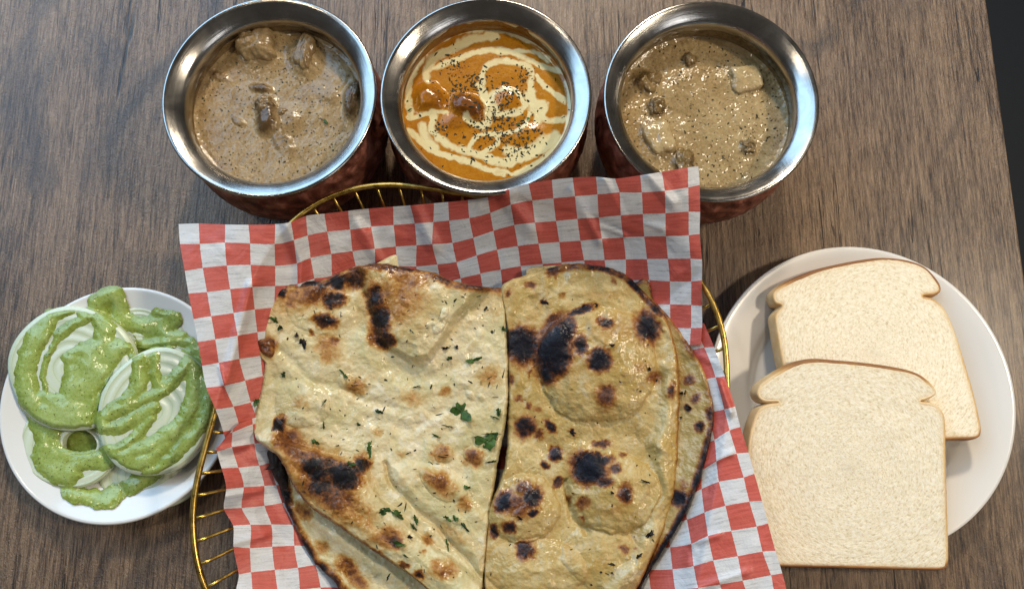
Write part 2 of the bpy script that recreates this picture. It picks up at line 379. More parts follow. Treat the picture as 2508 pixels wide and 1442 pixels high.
def mat_crust():
    t = NT('bread_crust'); v = t.coord(); b = t.attr('brown'); n = t.noise(v, 160, 5, 0.6)
    f = t.math('MULTIPLY_ADD', t.math('SUBTRACT', n, 0.5), 0.45, b)
    t.set(Base_Color=t.ramp(f, [(0.05, (0.74, 0.58, 0.36)), (0.35, (0.60, 0.38, 0.16)), (0.65, (0.40, 0.19, 0.055)), (0.95, (0.23, 0.09, 0.025))]), Roughness=0.6, Normal=t.bump(n, 0.4, 0.001))
    return t.m
def mat_leaf(name, a, b):
    t = NT(name); v = t.coord(); n = t.noise(v, 400, 4)
    rnd = t.n('ShaderNodeObjectInfo').outputs['Random']; n2 = t.math('MULTIPLY_ADD', rnd, 0.4, t.math('SUBTRACT', n, 0.2))
    t.set(Base_Color=t.ramp(n2, [(0.30, a), (0.75, b)]), Roughness=0.5, Specular_IOR_Level=0.2, Normal=t.bump(n, 0.3, 0.001)); return t.m

M_WOOD = mat_wood(); M_STEEL = mat_steel(); M_COPPER = mat_copper(); M_GOLD = mat_gold(); M_PAPER = mat_paper()
M_PLATE = mat_ceramic('white_ceramic', (0.70, 0.70, 0.68)); M_PLATE2 = mat_ceramic('ivory_ceramic', (0.70, 0.67, 0.63))
GARLIC = [(0.0, (0.66, 0.575, 0.38)), (0.10, (0.58, 0.48, 0.275)), (0.24, (0.46, 0.31, 0.12)), (0.40, (0.34, 0.155, 0.035)), (0.58, (0.15, 0.050, 0.014)), (0.80, (0.030, 0.014, 0.010)), (1.0, (0.010, 0.009, 0.010))]
PLAIN = [(0.0, (0.53, 0.42, 0.21)), (0.10, (0.43, 0.305, 0.115)), (0.24, (0.35, 0.205, 0.058)), (0.40, (0.25, 0.10, 0.024)), (0.58, (0.105, 0.034, 0.014)), (0.80, (0.024, 0.014, 0.014)), (1.0, (0.010, 0.010, 0.014))]
M_GARLIC = mat_naan('garlic_naan_crust', GARLIC, (0.43, 0.375, 0.175), (0.70, 0.645, 0.52), 0.5); M_PLAIN = mat_naan('plain_naan_crust', PLAIN, (0.36, 0.235, 0.062), (0.58, 0.51, 0.34), 0.5)
M_ONION = mat_onion(); M_CHUT = mat_chutney(); M_CRUMB = mat_crumb(); M_CRUST = mat_crust()
M_CIL = mat_leaf('cilantro_leaf', (0.007, 0.022, 0.005), (0.055, 0.115, 0.022)); M_HERB = mat_leaf('dried_herb', (0.012, 0.013, 0.007), (0.04, 0.045, 0.02))
M_CHAR = mat_leaf('burnt_bits', (0.008, 0.007, 0.007), (0.03, 0.018, 0.012))
M_FLOOR = mat_simple('dark_floor', (0.010, 0.011, 0.013), 0.6)

# ------------------------------------------------------------------ setting: table, floor
def rounded_slab(x0, x1, y0, y1, z0, z1, r, name, mat, **kw):
    prof = [(0, z1)] + [(r * (1 - math.cos(a)) * 0 + r * math.sin(a), z1 - r * (1 - math.cos(a))) for a in np.linspace(0.2, math.pi / 2, 6)] + [(r, z0)]
    rings = []
    for off, z in prof:
        o = off - r; rings.append([(x0 - o, y0 - o, z), (x1 + o, y0 - o, z), (x1 + o, y1 + o, z), (x0 - o, y1 + o, z)])
    V = np.array(rings).reshape(-1, 3); n = len(rings); F = []
    for k in range(n - 1):
        for j in range(4): F.append((k * 4 + j, (k + 1) * 4 + j, (k + 1) * 4 + (j + 1) % 4, k * 4 + (j + 1) % 4))
    F.append((0, 1, 2, 3)); b = (n - 1) * 4; F.append((b + 3, b + 2, b + 1, b))
    return mesh(name, V, np.array(F), mat, smooth=False, **kw)
EDGE = float(P(2461, 320, 0)[0])
rounded_slab(-0.80, EDGE, -0.42, 0.75, -0.035, 0.0, 0.002, 'table', M_WOOD, kind='structure', label='brown weathered wood grain table top')
fl = mesh('floor', [(-3, -3, -0.75), (3, -3, -0.75), (3, 3, -0.75), (-3, 3, -0.75)], np.array([(0, 1, 2, 3)]), M_FLOOR, kind='structure', label='dark floor below the table edge')

# ------------------------------------------------------------------ curry pots
ZT = 0.068
def steel_profile(R):
    p = []
    for a in np.linspace(-2.2, 1.75, 10):      # rolled lip bead, outside going up and over
        p.append((R - 0.0013 + 0.0013 * math.cos(a), ZT - 0.0013 + 0.0013 * math.sin(a)))
    p += [(R - 0.0032, ZT - 0.0009), (R - 0.0060, ZT - 0.0026), (R - 0.0085, ZT - 0.0044), (R - 0.0105, ZT - 0.0064), (R - 0.0112, ZT - 0.0088),
          (R - 0.0112, ZT - 0.0115), (R - 0.0104, ZT - 0.016), (R - 0.0088, ZT - 0.024), (R - 0.0082, ZT - 0.034), (R - 0.0105, ZT - 0.050), (R - 0.018, ZT - 0.062), (0.0005, ZT - 0.064)]
    return p
def wall_r(R, z):
    p = np.array(steel_profile(R)[10:])[::-1]
    return np.interp(z, p[:, 1], p[:, 0])
def pot(lft, rgt, top, bot, label, rot):
    cx, cy = (lft + rgt) / 2, (top + bot) / 2
    R = float(P(rgt, cy, ZT)[0] - P(lft, cy, ZT)[0]) / 2
    yc = float(P(cx, top, ZT)[1] + P(cx, bot, ZT)[1]) / 2; xc = float(P(lft, cy, ZT)[0] + P(rgt, cy, ZT)[0]) / 2
    c = (xc, yc, 0.0)
    t = thing('copper_bowl', label, 'bowl', c, 'hammered copper curry bowls with steel linings')
    V, F = lathe(steel_profile(R), 160, c); mesh('steel_lining', V, F, M_STEEL, t)
    body = [(R - 0.0035, ZT - 0.0036), (R - 0.0075, ZT - 0.0065), (R - 0.0080, ZT - 0.0095), (R - 0.0045, ZT - 0.0145), (R - 0.0012, ZT - 0.022), (R + 0.0008, ZT - 0.031),
            (R + 0.0004, ZT - 0.042), (R - 0.0035, ZT - 0.053), (R - 0.0095, ZT - 0.062), (R - 0.016, 0.0025), (R - 0.020, 0.0004), (0.0005, 0.0004)]
    b = catmull(np.array(body), 40, closed=False)
    V, F = lathe(b, 160, c, lambda th, z: 0.0004 * np.sin(th * 29 + z * 900 + rot) * (z > 0.003)); mesh('copper_body', V, F[:, ::-1], M_COPPER, t)
    return t, c, R
POTS = [pot(395, 922, 1, 475, 'copper bowl of brown chicken curry, leftmost of the three bowls', 0),
        pot(930, 1450, -3, 474, 'copper bowl holding the orange curry with white cream swirls', 1.3),
        pot(1479, 2008, 10, 484, 'copper bowl behind the paper corner, rightmost of the three bowls', 2.1)]

def curry(pt, zs, name, label, mat, bumps, cream, film_h, film_mat, seed, specks, hdens=None, nspeck=500, flake_mat=None):
    t0, c, R = pt
    root = thing(name, label, 'curry', (c[0], c[1], zs - 0.03), 'curries in the copper bowls')
    def height(px, py, rad):
        q = 0.3 if cream else 1.0; z = q * (0.0005 * fbm(px, py, 40, seed) + 0.0002 * fbm(px, py, 9, seed + 3))
        tone = np.zeros(np.shape(px))
        for (bx, by, rx, ry, an, h, tn) in bumps:
            wx = px + 9 * fbm(px, py, 34, seed + 5); wy = py + 9 * fbm(px, py, 34, seed + 9)
            ca, sa = math.cos(an), math.sin(an); dx = (wx - bx) * ca + (wy - by) * sa; dy = -(wx - bx) * sa + (wy - by) * ca
            d = np.sqrt((dx / rx) ** 2 + (dy / ry) ** 2); k = sstep(1.25, 0.25, d)
            z = z + h * k; tone = np.maximum(tone, tn * sstep(1.1, 0.5, d)) if tn > 0 else tone + tn * sstep(1.1, 0.5, d)
        z = z + 0.0012 * sstep(0.93, 1.0, rad)
        return z, tone
    nr, na = 150, 420; rs = np.sqrt(np.linspace(1e-7, 1, nr))[None]; th = np.linspace(0, 2 * np.pi, na, endpoint=False)[:, None]
    Rw = float(wall_r(R, zs)) + 0.0002
    X = c[0] + Rw * rs * np.cos(th); Y = c[1] + Rw * rs * np.sin(th)
    px, py = Q(np.stack([X, Y, np.full(X.shape, zs)], -1)); z, tone = height(px, py, rs + 0 * th)
    at = {'tone': tone, 'cream': np.zeros(X.shape)}
    if cream:
        cm = np.zeros(X.shape); wx = px + 7 * fbm(px, py, 26, 3) + 2 * fbm(px, py, 7, 8); wy = py + 7 * fbm(px, py, 26, 5) + 2 * fbm(px, py, 7, 11)
        for pts, w in cream:
            d = segdist(wx, wy, catmull(crop(pts, 900, 0, 2.884), 40, False)); w = w / 2.884 / 2 * (1 + 0.35 * fbm(px, py, 30, 21))
            cm = np.maximum(cm, (0.88 + 0.25 * fbm(px, py, 24, 77)) * sstep(1.75, 0.35, d / (w * 1.02)))
        at['cream'] = cm; z = z + 0.00005 * cm
    mesh('sauce', np.stack([X, Y, zs + z], -1), gridF(na, nr, True)[:, ::-1], mat, root, at)
    # sauce clinging to the wall above the surface
    nh = 14; s = np.linspace(0, 1, nh)[None]; th = np.linspace(0, 2 * np.pi, 300, endpoint=False)[:, None]
    hh = film_h(th) * (0.75 + 0.35 * fbm(th * 40, th * 0, 9, seed) + 0.10 * fbm(th * 40, th * 0, 3.1, seed + 1)); hh = np.maximum(hh, 0.0008)
    zz = zs - 0.002 + (hh + 0.002) * s; rr = wall_r(R, zz) - 0.0007 * np.sqrt(np.clip(1 - s ** 3, 0, 1)) - 0.00006
    V = np.stack([c[0] + rr * np.cos(th), c[1] + rr * np.sin(th), zz], -1)
    mesh('sauce_film', V.reshape(-1, 3), gridF(300, nh, True), film_mat, root, {'tone': np.full(V.shape[:2], 0.25) + 0.25 * s, 'cream': np.zeros(V.shape[:2])})
    # herb and pepper chips on the surface
    pts = []
    while len(pts) < nspeck:
        r = math.sqrt(random.random()) * 0.97; a = random.random() * 6.283; x = c[0] + Rw * r * math.cos(a); y = c[1] + Rw * r * math.sin(a)
        qx, qy = Q(np.array([x, y, zs]))
        if hdens is not None and random.random() > hdens(qx, qy): continue
        zz, _ = height(np.array([qx]), np.array([qy]), np.array([r])); pts.append((x, y, zs + float(zz[0])))
    sz = np.abs(RNG.normal(0, 1, len(pts))) * specks[1] + specks[0]
    flecks('herb_chips', pts, sz, flake_mat or M_HERB, root, aspect=0.5)
    return root, height
def film_back(amount, base=0.002):
    return lambda th: base + amount * np.clip(np.sin(th), 0, 1) ** 1.2
M_S1 = mat_sauce('brown_curry_sauce', (0.095, 0.052, 0.020), (0.26, 0.172, 0.078), (0.38, 0.275, 0.140), gloss=0.24, bumpy=0.26)
M_S2 = mat_sauce('orange_curry_sauce', (0.15, 0.045, 0.003), (0.34, 0.125, 0.005), (0.42, 0.18, 0.012), cream=(0.64, 0.55, 0.30), gloss=0.20, bumpy=0.14, spec=0.4)
M_S3 = mat_sauce('mushroom_curry_sauce', (0.095, 0.056, 0.018), (0.28, 0.188, 0.084), (0.40, 0.295, 0.150), gloss=0.14, bumpy=1.1, grain=560)
M_MEAT = mat_sauce('sauced_meat', (0.06, 0.028, 0.011), (0.19, 0.108, 0.044), (0.31, 0.20, 0.095), gloss=0.15, bumpy=0.5)
M_CHEESE = mat_sauce('sauced_cheese', (0.12, 0.074, 0.020), (0.32, 0.225, 0.085), (0.43, 0.32, 0.14), gloss=0.13, bumpy=0.5)
C1, H1 = curry(POTS[0], 0.0475, 'chicken_curry', 'brown curry with meat pieces and pepper specks in the leftmost bowl', M_S1,
    [(630, 125, 66, 62, 0, 0.004, 0.1), (745, 140, 40, 60, 0, 0.004, 0.2), (655, 285, 28, 52, 0.1, 0.005, 0.8), (640, 215, 30, 14, 0.2, 0.002, 0.6), (700, 290, 45, 35, 0.6, 0.002, 0.15), (690, 345, 25, 70, -0.4, 0.0015, 0.2), (865, 245, 24, 50, 0.2, 0.004, 0.7), (540, 190, 30, 12, 0.4, 0.001, 0.4), (585, 295, 25, 10, 0.6, 0.001, 0.35), (830, 200, 40, 60, 0.3, 0.001, -0.2), (800, 230, 50, 20, 0.3, 0.001, 0.15)],
    None, film_back(0.009), M_S1, 11, (0.00020, 0.00022), nspeck=900)
blob('meat_piece', P(632, 116, 0.049) , (0.0115, 0.0105, 0.0075), 0.3, M_S1, C1, 0.26, 3, 0.1, 0.35, 0.12)
blob('meat_piece', P(606, 92, 0.0535), (0.0045, 0.0035, 0.0035), 0.1, M_S1, C1, 0.3, 8, 0.1, 0, 0.2)
blob('meat_piece', P(750, 128, 0.0485), (0.0058, 0.012, 0.0055), -0.12, M_S1, C1, 0.26, 14, 0.1, 0, 0.3)
blob('meat_piece', P(652, 262, 0.0478), (0.0060, 0.0062, 0.0058), 0.4, M_S1, C1, 0.40, 21, 0, 0, 0.5)
blob('meat_piece', P(660, 300, 0.0470), (0.0056, 0.0082, 0.0058), 0.1, M_S1, C1, 0.40, 27, 0, 0, 0.6)
blob('meat_piece', P(690, 280, 0.0462), (0.0052, 0.0045, 0.0042), 0.7, M_S1, C1, 0.40, 33, 0, 0, 0.35)
blob('meat_piece', P(866, 240, 0.0475), (0.0040, 0.0095, 0.0048), -0.15, M_S1, C1, 0.3, 31, 0, 0, 0.7)
flecks('herb_flake', [P(797, 298, 0.0480)], [0.0018], M_CIL, C1, kind=None)
CREAM = [([(300,600),(390,400),(480,300),(620,235),(800,210),(950,215),(1080,260),(1250,340),(1370,450),(1420,600),(1430,800),(1390,950),(1300,1080),(1180,1170),(1050,1230)], 46),
    ([(420,560),(440,430),(520,380),(650,320),(790,270),(900,260)], 66), ([(420,500),(560,450),(720,380),(850,360),(1000,370),(1080,400),(1200,460),(1370,500)], 48),
    ([(820,590),(810,530),(860,470),(950,435),(1080,450),(1150,500),(1160,620),(1180,700),(1200,780),(1200,860)], 50),
    ([(900,760),(870,680),(930,640),(1030,640),(1100,700),(1110,760),(1040,800),(930,810),(860,760)], 40), ([(800,600),(830,680),(860,780),(850,870),(760,880),(700,840)], 60),
    ([(850,940),(980,940),(1090,900),(1150,800)], 28), ([(720,1080),(740,1000),(800,950),(900,940),(920,1000),(870,1060),(790,1090)], 34),
    ([(470,820),(460,900),(500,980),(600,1040),(720,1080),(820,1110),(950,1150),(1080,1130),(1200,1080),(1330,1000)], 60),
    ([(310,930),(380,1000),(450,1060),(560,1110),(700,1140),(800,1180),(960,1230)], 44), ([(390,880),(410,980),(470,1050)], 80), ([(1200,540),(1290,640),(1380,720)], 38),
    ([(300,830),(420,800),(560,780)], 36), ([(300,600),(290,700),(310,800)], 44), ([(1150,720),(1250,740),(1230,830),(1300,850),(1390,830)], 54),
    ([(980,1060),(1100,1080),(1250,1000),(1330,960)], 80), ([(800,1190),(950,1200),(1020,1230)], 24), ([(1150,680),(1180,760)], 90), ([(1040,370),(1180,370),(1270,420)], 40)]
HD = crop([(620,480),(750,610),(980,680),(750,840),(900,880),(1080,1000),(530,920),(1110,540),(640,640)], 900, 0, 2.884); HR = np.array([80, 90, 110, 70, 170, 130, 60, 60, 70]) / 2.884
def hd2(x, y):
    return 0.015 + 0.98 * min(1, max(math.exp(-(((x - a) ** 2 + (y - b) ** 2) / (r * r)) * 1.1) for (a, b), r in zip(HD, HR)))
C2, H2 = curry(POTS[1], 0.0505, 'butter_curry', 'orange curry with cream swirls and dried herbs in the middle bowl', M_S2,
    [(1050, 245, 42, 38, 0.2, 0.0045, 0.35), (1145, 262, 45, 30, 0.15, 0.0055, 0.9), (1120, 300, 40, 20, 0, 0.001, 0.4), (1245, 245, 35, 28, 0, 0.0015, 0.1), (1300, 330, 50, 30, 0, 0.001, 0)],
    CREAM, film_back(0.010, 0.0022), mat_sauce('orange_film', (0.14, 0.050, 0.004), (0.27, 0.115, 0.010), (0.36, 0.17, 0.02), gloss=0.18, bumpy=0.2), 23, (0.00030, 0.00040), hdens=hd2, nspeck=820)
for q in ((1270, 304, 0.0514), (1293, 290, 0.0514), (1004, 269, 0.0512)): flecks('herb_flake', [P(*q)], [0.0014], M_CIL, C2, kind=None, aspect=0.4)
C3, H3 = curry(POTS[2], 0.0445, 'mushroom_curry', 'glossy tan curry with mushroom lumps and pale cubes in the rightmost bowl', M_S3,
    [(1820, 190, 62, 50, 0.2, 0.0022, -0.15), (1612, 338, 46, 58, -0.3, 0.0022, -0.15), (1582, 200, 34, 30, 0.2, 0.0035, 0.7), (1608, 262, 28, 20, 0.1, 0.0035, 0.8), (1690, 148, 22, 14, 0, 0.002, 0.6), (1672, 398, 34, 20, 0.1, 0.003, 0.8), (1828, 358, 22, 16, -0.5, 0.003, 0.7), (1700, 220, 90, 60, 0, 0.0015, 0.05), (1800, 300, 110, 90, 0, 0.0012, -0.12)],
    None, film_back(0.010, 0.003), M_S3, 37, (0.00022, 0.00026), nspeck=650)
blob('cheese_cube', P(1826, 196, 0.0446), (0.0098, 0.0084, 0.0044), 0.15, M_S3, C3, 0.20, 4, 0.35, 0.10, -0.22)
blob('cheese_cube', P(1612, 340, 0.0445), (0.0076, 0.0108, 0.0046), 0.35, M_S3, C3, 0.20, 9, 0.35, -0.1, -0.22)
for (x, y, a, b, s) in ((1588, 200, 0.0065, 0.005, 2), (1608, 262, 0.0055, 0.0042, 5), (1690, 148, 0.0038, 0.0028, 6), (1676, 396, 0.0065, 0.0042, 7), (1830, 358, 0.0042, 0.0032, 12)):
    blob('mushroom_piece', P(x, y, 0.0450), (a * 1.25, b * 1.25, 0.0036), 0.2 * s, M_S3, C3, 0.40, s, 0, 0, 0.45)

# ------------------------------------------------------------------ basket
BC = (1125.0, 1090.0); ZR = 0.055
RT = np.array([(14, 672), (20, 696), (26.7, 711), (34, 717), (45, 702), (58, 660), (72, 618), (85, 607), (94, 622), (106, 664), (112, 680), (120, 690), (126.7, 686), (140, 655), (155, 612), (171, 597), (182.7, 626), (191, 663), (203.5, 703), (209.4, 717), (220, 722), (235, 690), (250, 640), (262, 620), (275, 630), (290, 680), (305, 720), (320, 710), (335, 655), (347, 632), (356, 640), (374, 672)], float)
def rimr(th):
    d = (np.degrees(th) - 14) % 360 + 14; return np.interp(d, RT[:, 0], RT[:, 1])
_th = np.linspace(0, 2 * np.pi, 720, endpoint=False); _r = rimr(_th); _k = np.exp(-0.5 * (np.arange(-24, 25) / 9.0) ** 2); _k /= _k.sum()
_rs = np.convolve(np.concatenate([_r[-24:], _r, _r[:24]]), _k, 'valid')
def rimr(th): return np.interp(np.mod(th, 2 * np.pi), np.append(_th, 2 * np.pi), np.append(_rs, _rs[0]))
bc3 = P(BC[0], BC[1], 0.0); basket = thing('wire_basket', 'gold wire bread basket under the red checked paper', 'basket', bc3)
th = np.linspace(0, 2 * np.pi, 240, endpoint=False); rr = rimr(th)
rim = P(BC[0] + rr * np.cos(th), BC[1] - rr * np.sin(th), ZR)
V, F = tube(rim, 0.0017, 10, True); mesh('rim', V, F, M_GOLD, basket)
cxy = rim.mean(0)
base = rim.copy(); base[:, :2] = cxy[:2] + (base[:, :2] - cxy[:2]) * 0.60; base[:, 2] = 0.0016
V, F = tube(base, 0.0014, 8, True); mesh('base_ring', V, F, M_GOLD, basket)
NW = 78
for k in range(NW):
    a = 2 * np.pi * (k + 0.35) / NW; r0 = float(rimr(a)); top = P(BC[0] + r0 * math.cos(a), BC[1] - r0 * math.sin(a), ZR - 0.002)
    top[:2] = cxy[:2] + (top[:2] - cxy[:2]) * 0.996
    s = np.linspace(0, 1, 9)[:, None]; xy = cxy[:2] + (top[:2] - cxy[:2]) * (1 - 0.40 * s ** 1.25)
    z = top[2] + (0.0022 - top[2]) * (s ** 1.15)
    V, F = tube(np.c_[xy, z], 0.0009, 6); mesh('wire', V, F, M_GOLD, basket)

# ------------------------------------------------------------------ checked paper
def paper_z(px, py):
    dx = px - BC[0]; dy = BC[1] - py; d = np.hypot(dx, dy); th = np.arctan2(dy, dx); q = d / rimr(th)
    deg = np.degrees(np.mod(th, 2 * np.pi))
    A = 0.005 + 0.034 * np.exp(-((deg - 64) / 24.0) ** 2)
    zin = 0.007 + (ZR + 0.0030 - 0.007) * np.clip(q, 0, 1) ** 2.4
    return np.where(q < 1, zin, ZR + 0.0030 + A * (1 - np.exp(-(q - 1) * 8)))
A8 = [(0,0,42,160,50,165,358,354,475,468),(2,0,316,452,320,457,360,362,460,466),(4,0,610,703,612,717,358,345,470,448),(6,0,792,900,805,910,310,297,416,400),(8,0,1040,1160,1055,1168,280,267,383,372),(10,0,1305,1405,1312,1422,255,248,358,350),(12,0,1545,1628,1545,1630,235,228,340,330),
    (1,1,168,310,180,317,480,472,608,597),(3,1,468,603,470,603,478,480,597,600),(5,1,725,798,740,812,455,433,580,555),(7,1,923,1047,940,1058,405,397,525,515),(9,1,1183,1303,1200,1312,375,368,497,488),(11,1,1440,1537,1445,1530,357,352,476,470),
    (0,2,78,188,100,208,633,623,765,752),(2,2,333,462,345,468,605,598,733,722),(4,2,617,737,620,742,605,597,722,710),(6,2,825,940,840,945,558,543,678,662),(8,2,1073,1193,1085,1198,520,510,605,600),(10,2,1328,1440,1330,1440,493,488,605,607),(12,2,1540,1655,1565,1670,482,475,595,578),
    (1,3,210,345,230,357,762,748,893,878),(3,3,485,600,490,605,733,722,850,848),(0,4,130,237,155,257,915,905,1050,1035),(2,4,372,490,393,505,882,868,1007,993),(1,5,258,385,280,390,1035,1020,1167,1150),(0,6,180,278,205,302,1190,1178,1318,1305),(2,6,408,525,430,537,1150,1133,1268,1250),(1,7,318,437,365,467,1308,1287,1430,1405)]
A11 = [(14,0,130,268,142,276,282,262,400,375),(16,0,415,550,430,567,207,168,307,282),(18,0,712,855,725,863,143,128,262,252),(20,0,1017,1148,1032,1172,122,135,237,222),(22,0,1323,1472,1335,1485,112,88,228,213),(24,0,1653,1725,1662,1735,57,50,187,178),
    (13,1,5,138,22,157,432,415,570,540),(15,1,293,423,310,442,368,323,487,450),(17,1,583,718,598,733,290,280,432,422),(19,1,880,1022,892,1028,262,252,403,397),(21,1,1188,1333,1192,1335,237,232,382,373),(23,1,1502,1648,1508,1655,225,205,368,357),
    (14,2,177,303,192,323,547,505,657,620),(16,2,460,590,480,610,462,447,592,578),(18,2,748,885,765,900,433,422,567,558),(20,2,1045,1185,1060,1197,410,397,542,535),(22,2,1347,1488,1352,1492,388,380,528,525),(24,2,1662,1738,1668,1735,370,365,518,517),
    (15,3,340,473,358,495,632,610,757,740),(17,3,628,762,648,778,590,580,725,715),(19,3,918,1055,935,1068,570,558,700,692),(21,3,1215,1350,1227,1363,547,543,687,685),(23,3,1510,1652,1518,1662,540,535,683,683),
    (13,3,60,190,80,207,715,675,825,790),(20,4,1085,1220,1095,1225,706,700,840,838),(22,4,1378,1512,1385,1522,697,695,837,837),(24,4,1680,1750,1683,1750,693,692,840,838),(14,4,225,357,235,372,795,773,900,890),(23,5,1533,1670,1537,1672,853,852,1000,1000),
    (22,6,1400,1523,1410,1523,1005,1008,1165,1165),(24,6,1680,1750,1682,1752,1017,1015,1165,1165),(23,7,1545,1667,1550,1668,1170,1172,1270,1270)]
ci, cp = [], []
for lst, (ox, oy, s) in ((A8, (420, 400, 2.403)), (A11, (1100, 390, 2.827))):
    for (i, j, x0t, x1t, x0b, x1b, yTL, yTR, yBL, yBR) in lst:
        jt = 0.12 if j == 0 else j; il = 0.2 if i == 0 else i; ir = 24.5 if i == 24 else i + 1; jb = 7.66 if (i, j) == (23, 7) else j + 1
        for (a, b, x, y) in ((il, jt, x0t, yTL), (ir, jt, x1t, yTR), (il, jb, x0b, yBL), (ir, jb, x1b, yBR)):
            ci.append((a, b)); cp.append((ox + x / s, oy + y / s))
for a, b, x, y in ((6, 8, 855, 960), (12, 8, 1140, 950), (18, 8, 1440, 905)): ci.append((a, b)); cp.append((x, y))
TA = TPS(ci, cp, 0.02)
def sheet(name, tps, I, J, z_off, nu, nv, label, wr):
    U, Wv = I, J; pxy = tps(np.stack([U, Wv], -1)); px, py = pxy[..., 0], pxy[..., 1]
    z = paper_z(px, py) + z_off(px, py) + wr(px, py)
    V = P(px, py, z); c = V.reshape(-1, 3).mean(0); c[2] = 0.01
    return mesh(name, V.reshape(-1, 3), gridF(nu, nv)[:, ::-1], M_PAPER, None, {'cu': U, 'cv': Wv}, loc=c, label=label, cat='paper', group='red checked basket papers')
def creases(px, py, seed, lines=()):
    z = 0.0013 * fbm(px, py, 150, seed, 3) + 0.0005 * (1 - 2 * np.abs(fbm(px, py, 90, seed + 4, 2))) 
    for pts, w, h in lines:
        d = segdist(px, py, pts); z = z + h * (0.5 * np.exp(-(d / w) ** 2) + 0.6 * np.clip(1 - d / (1.3 * w), 0, 1))
    r_ = np.random.default_rng(seed)
    for _ in range(34):
        x, y = r_.uniform(440, 1920), r_.uniform(420, 1442); a = r_.uniform(0, 6.28); L = r_.uniform(30, 110); w = r_.uniform(9, 30)
        m = (x + L * 0.5 * math.cos(a) + r_.uniform(-12, 12), y + L * 0.5 * math.sin(a) + r_.uniform(-12, 12))
        d = segdist(px, py, [(x, y), m, (x + L * math.cos(a), y + L * math.sin(a))]); z = z + r_.uniform(-1, 1) * 0.0016 * (w / 20) * np.clip(1 - d / w, 0, 1)
    return z
nu, nv = 300, 110
I, J = np.meshgrid(np.linspace(0.2, 24.5, nu), np.linspace(0, 1, nv), indexing='ij')
J = 0.12 + J * ((8.2 + 2.0 * sstep(5, 2, I) - 0.45 * sstep(16, 24, I) + 1.2 * sstep(3, 7, I) * sstep(22, 17, I)) - 0.12)
wrA = [([(700, 545), (738, 640), (735, 700)], 16, 0.004), ([(555, 935), (580, 840), (615, 700)], 14, 0.0035), ([(1240, 480), (1300, 560)], 22, 0.003), ([(1400, 470), (1470, 590)], 14, 0.0025), ([(1480, 440), (1530, 540), (1620, 560)], 12, 0.0022), ([(1590, 430), (1650, 500)], 14, 0.003), ([(1010, 490), (1060, 600)], 18, 0.003), ([(860, 520), (930, 640)], 16, 0.002), ([(540, 900), (552, 945)], 6, 0.002), ([(1470, 555), (1530, 575)], 7, 0.0015)]
sheet('checked_paper', TA, I, J, lambda x, y: 0.0012 + 0.0016 * sstep(1500, 1650, x), nu, nv, 'red and white checked paper rising behind the naan with a corner over the right bowl', lambda x, y: creases(x, y, 51, wrA))
BL = [(1,-1,(370,420),(503,368),(365,510),(505,490)),(0,0,(270,545),(368,522),(300,655),(400,645)),(2,0,(525,497),(606,492),(545,628),(610,622)),(1,1,(418,655),(545,645),(448,770),(582,762)),(0,2,(330,790),(440,785),(315,918),(430,910)),(2,2,(575,775),(655,765),(585,890),(695,880)),(1,3,(430,915),(575,907),(485,1017),(610,1015)),(0,4,(375,1027),(490,1025),(377,1165),(490,1168)),(2,4,(637,1025),(765,1022),(637,1157),(765,1152)),(1,5,(480,1180),(622,1172),(488,1322),(637,1308)),(3,5,(783,1162),(840,1160),(800,1292),(910,1283)),(0,6,(412,1345),(495,1340),(395,1442),(500,1442)),(2,6,(655,1322),(795,1310),(665,1450),(810,1445))]
BR = [(0,0,(622,272),(693,253),(657,398),(727,385)),(1,1,(558,470),(655,418),(575,600),(692,555)),(0,2,(713,562),(780,552),(752,705),(818,690)),(2,2,(478,665),(565,618),(475,788),(578,740)),(1,3,(596,745),(745,722),(630,890),(777,865)),(0,4,(795,878),(868,866),(835,1023),(907,1013)),(2,4,(493,942),(628,908),(520,1087),(658,1055)),(1,5,(678,1068),(832,1042),(712,1217),(862,1190)),(0,6,(882,1203),(955,1190),(927,1350),(1000,1338)),(3,5,(407,1145),(512,1103),(423,1290),(540,1250)),(2,6,(560,1258),(707,1235),(595,1410),(742,1385))]
ci, cp = [], []
for (c_, r_, tl, tr, bl, br) in BL:
    for (a, b), q in (((c_, r_), tl), ((c_ + 1, r_), tr), ((c_, r_ + 1), bl), ((c_ + 1, r_ + 1), br)): ci.append((a, b)); cp.append((430 + q[0] / 2.66, 900 + q[1] / 2.66))
for (r_, k, tl, tr, bl, br) in BR:
    c_ = 22 - r_; e = 22.55 if r_ == 0 else c_ + 1
    for (a, b), q in (((c_, k - 2), tl), ((e, k - 2), tr), ((c_, k - 1), bl), ((e, k - 1), br)): ci.append((a, b)); cp.append((1540 + q[0] / 2.66, 900 + q[1] / 2.66))
for a, b, x, y in ((22.55, -4.8, 1728, 800), (20, -4.8, 1600, 830), (22.55, -3.4, 1764, 890), (21.5, -3.4, 1722, 895)): ci.append((a, b)); cp.append((x, y))
TB = TPS(ci, cp, 0.01)
nu, nv = 260, 170
I, S = np.meshgrid(np.linspace(0, 22.55, nu), np.linspace(0, 1, nv), indexing='ij')
rmin = -1.35 + 1.1 * sstep(1.4, 0.0, I) - 3.6 * sstep(3, 18, I); J = rmin + S * (8.4 - rmin)
wrB = [([(545, 1100), (600, 1090)], 9, 0.002), ([(555, 1215), (640, 1200)], 9, 0.0018), ([(570, 1330), (650, 1310)], 10, 0.0018), ([(1790, 1110), (1700, 1150)], 9, 0.0018), ([(1765, 935), (1790, 1010)], 8, 0.004), ([(1760, 1310), (1690, 1330)], 9, 0.002), ([(1830, 1400), (1700, 1442)], 10, 0.0016)]
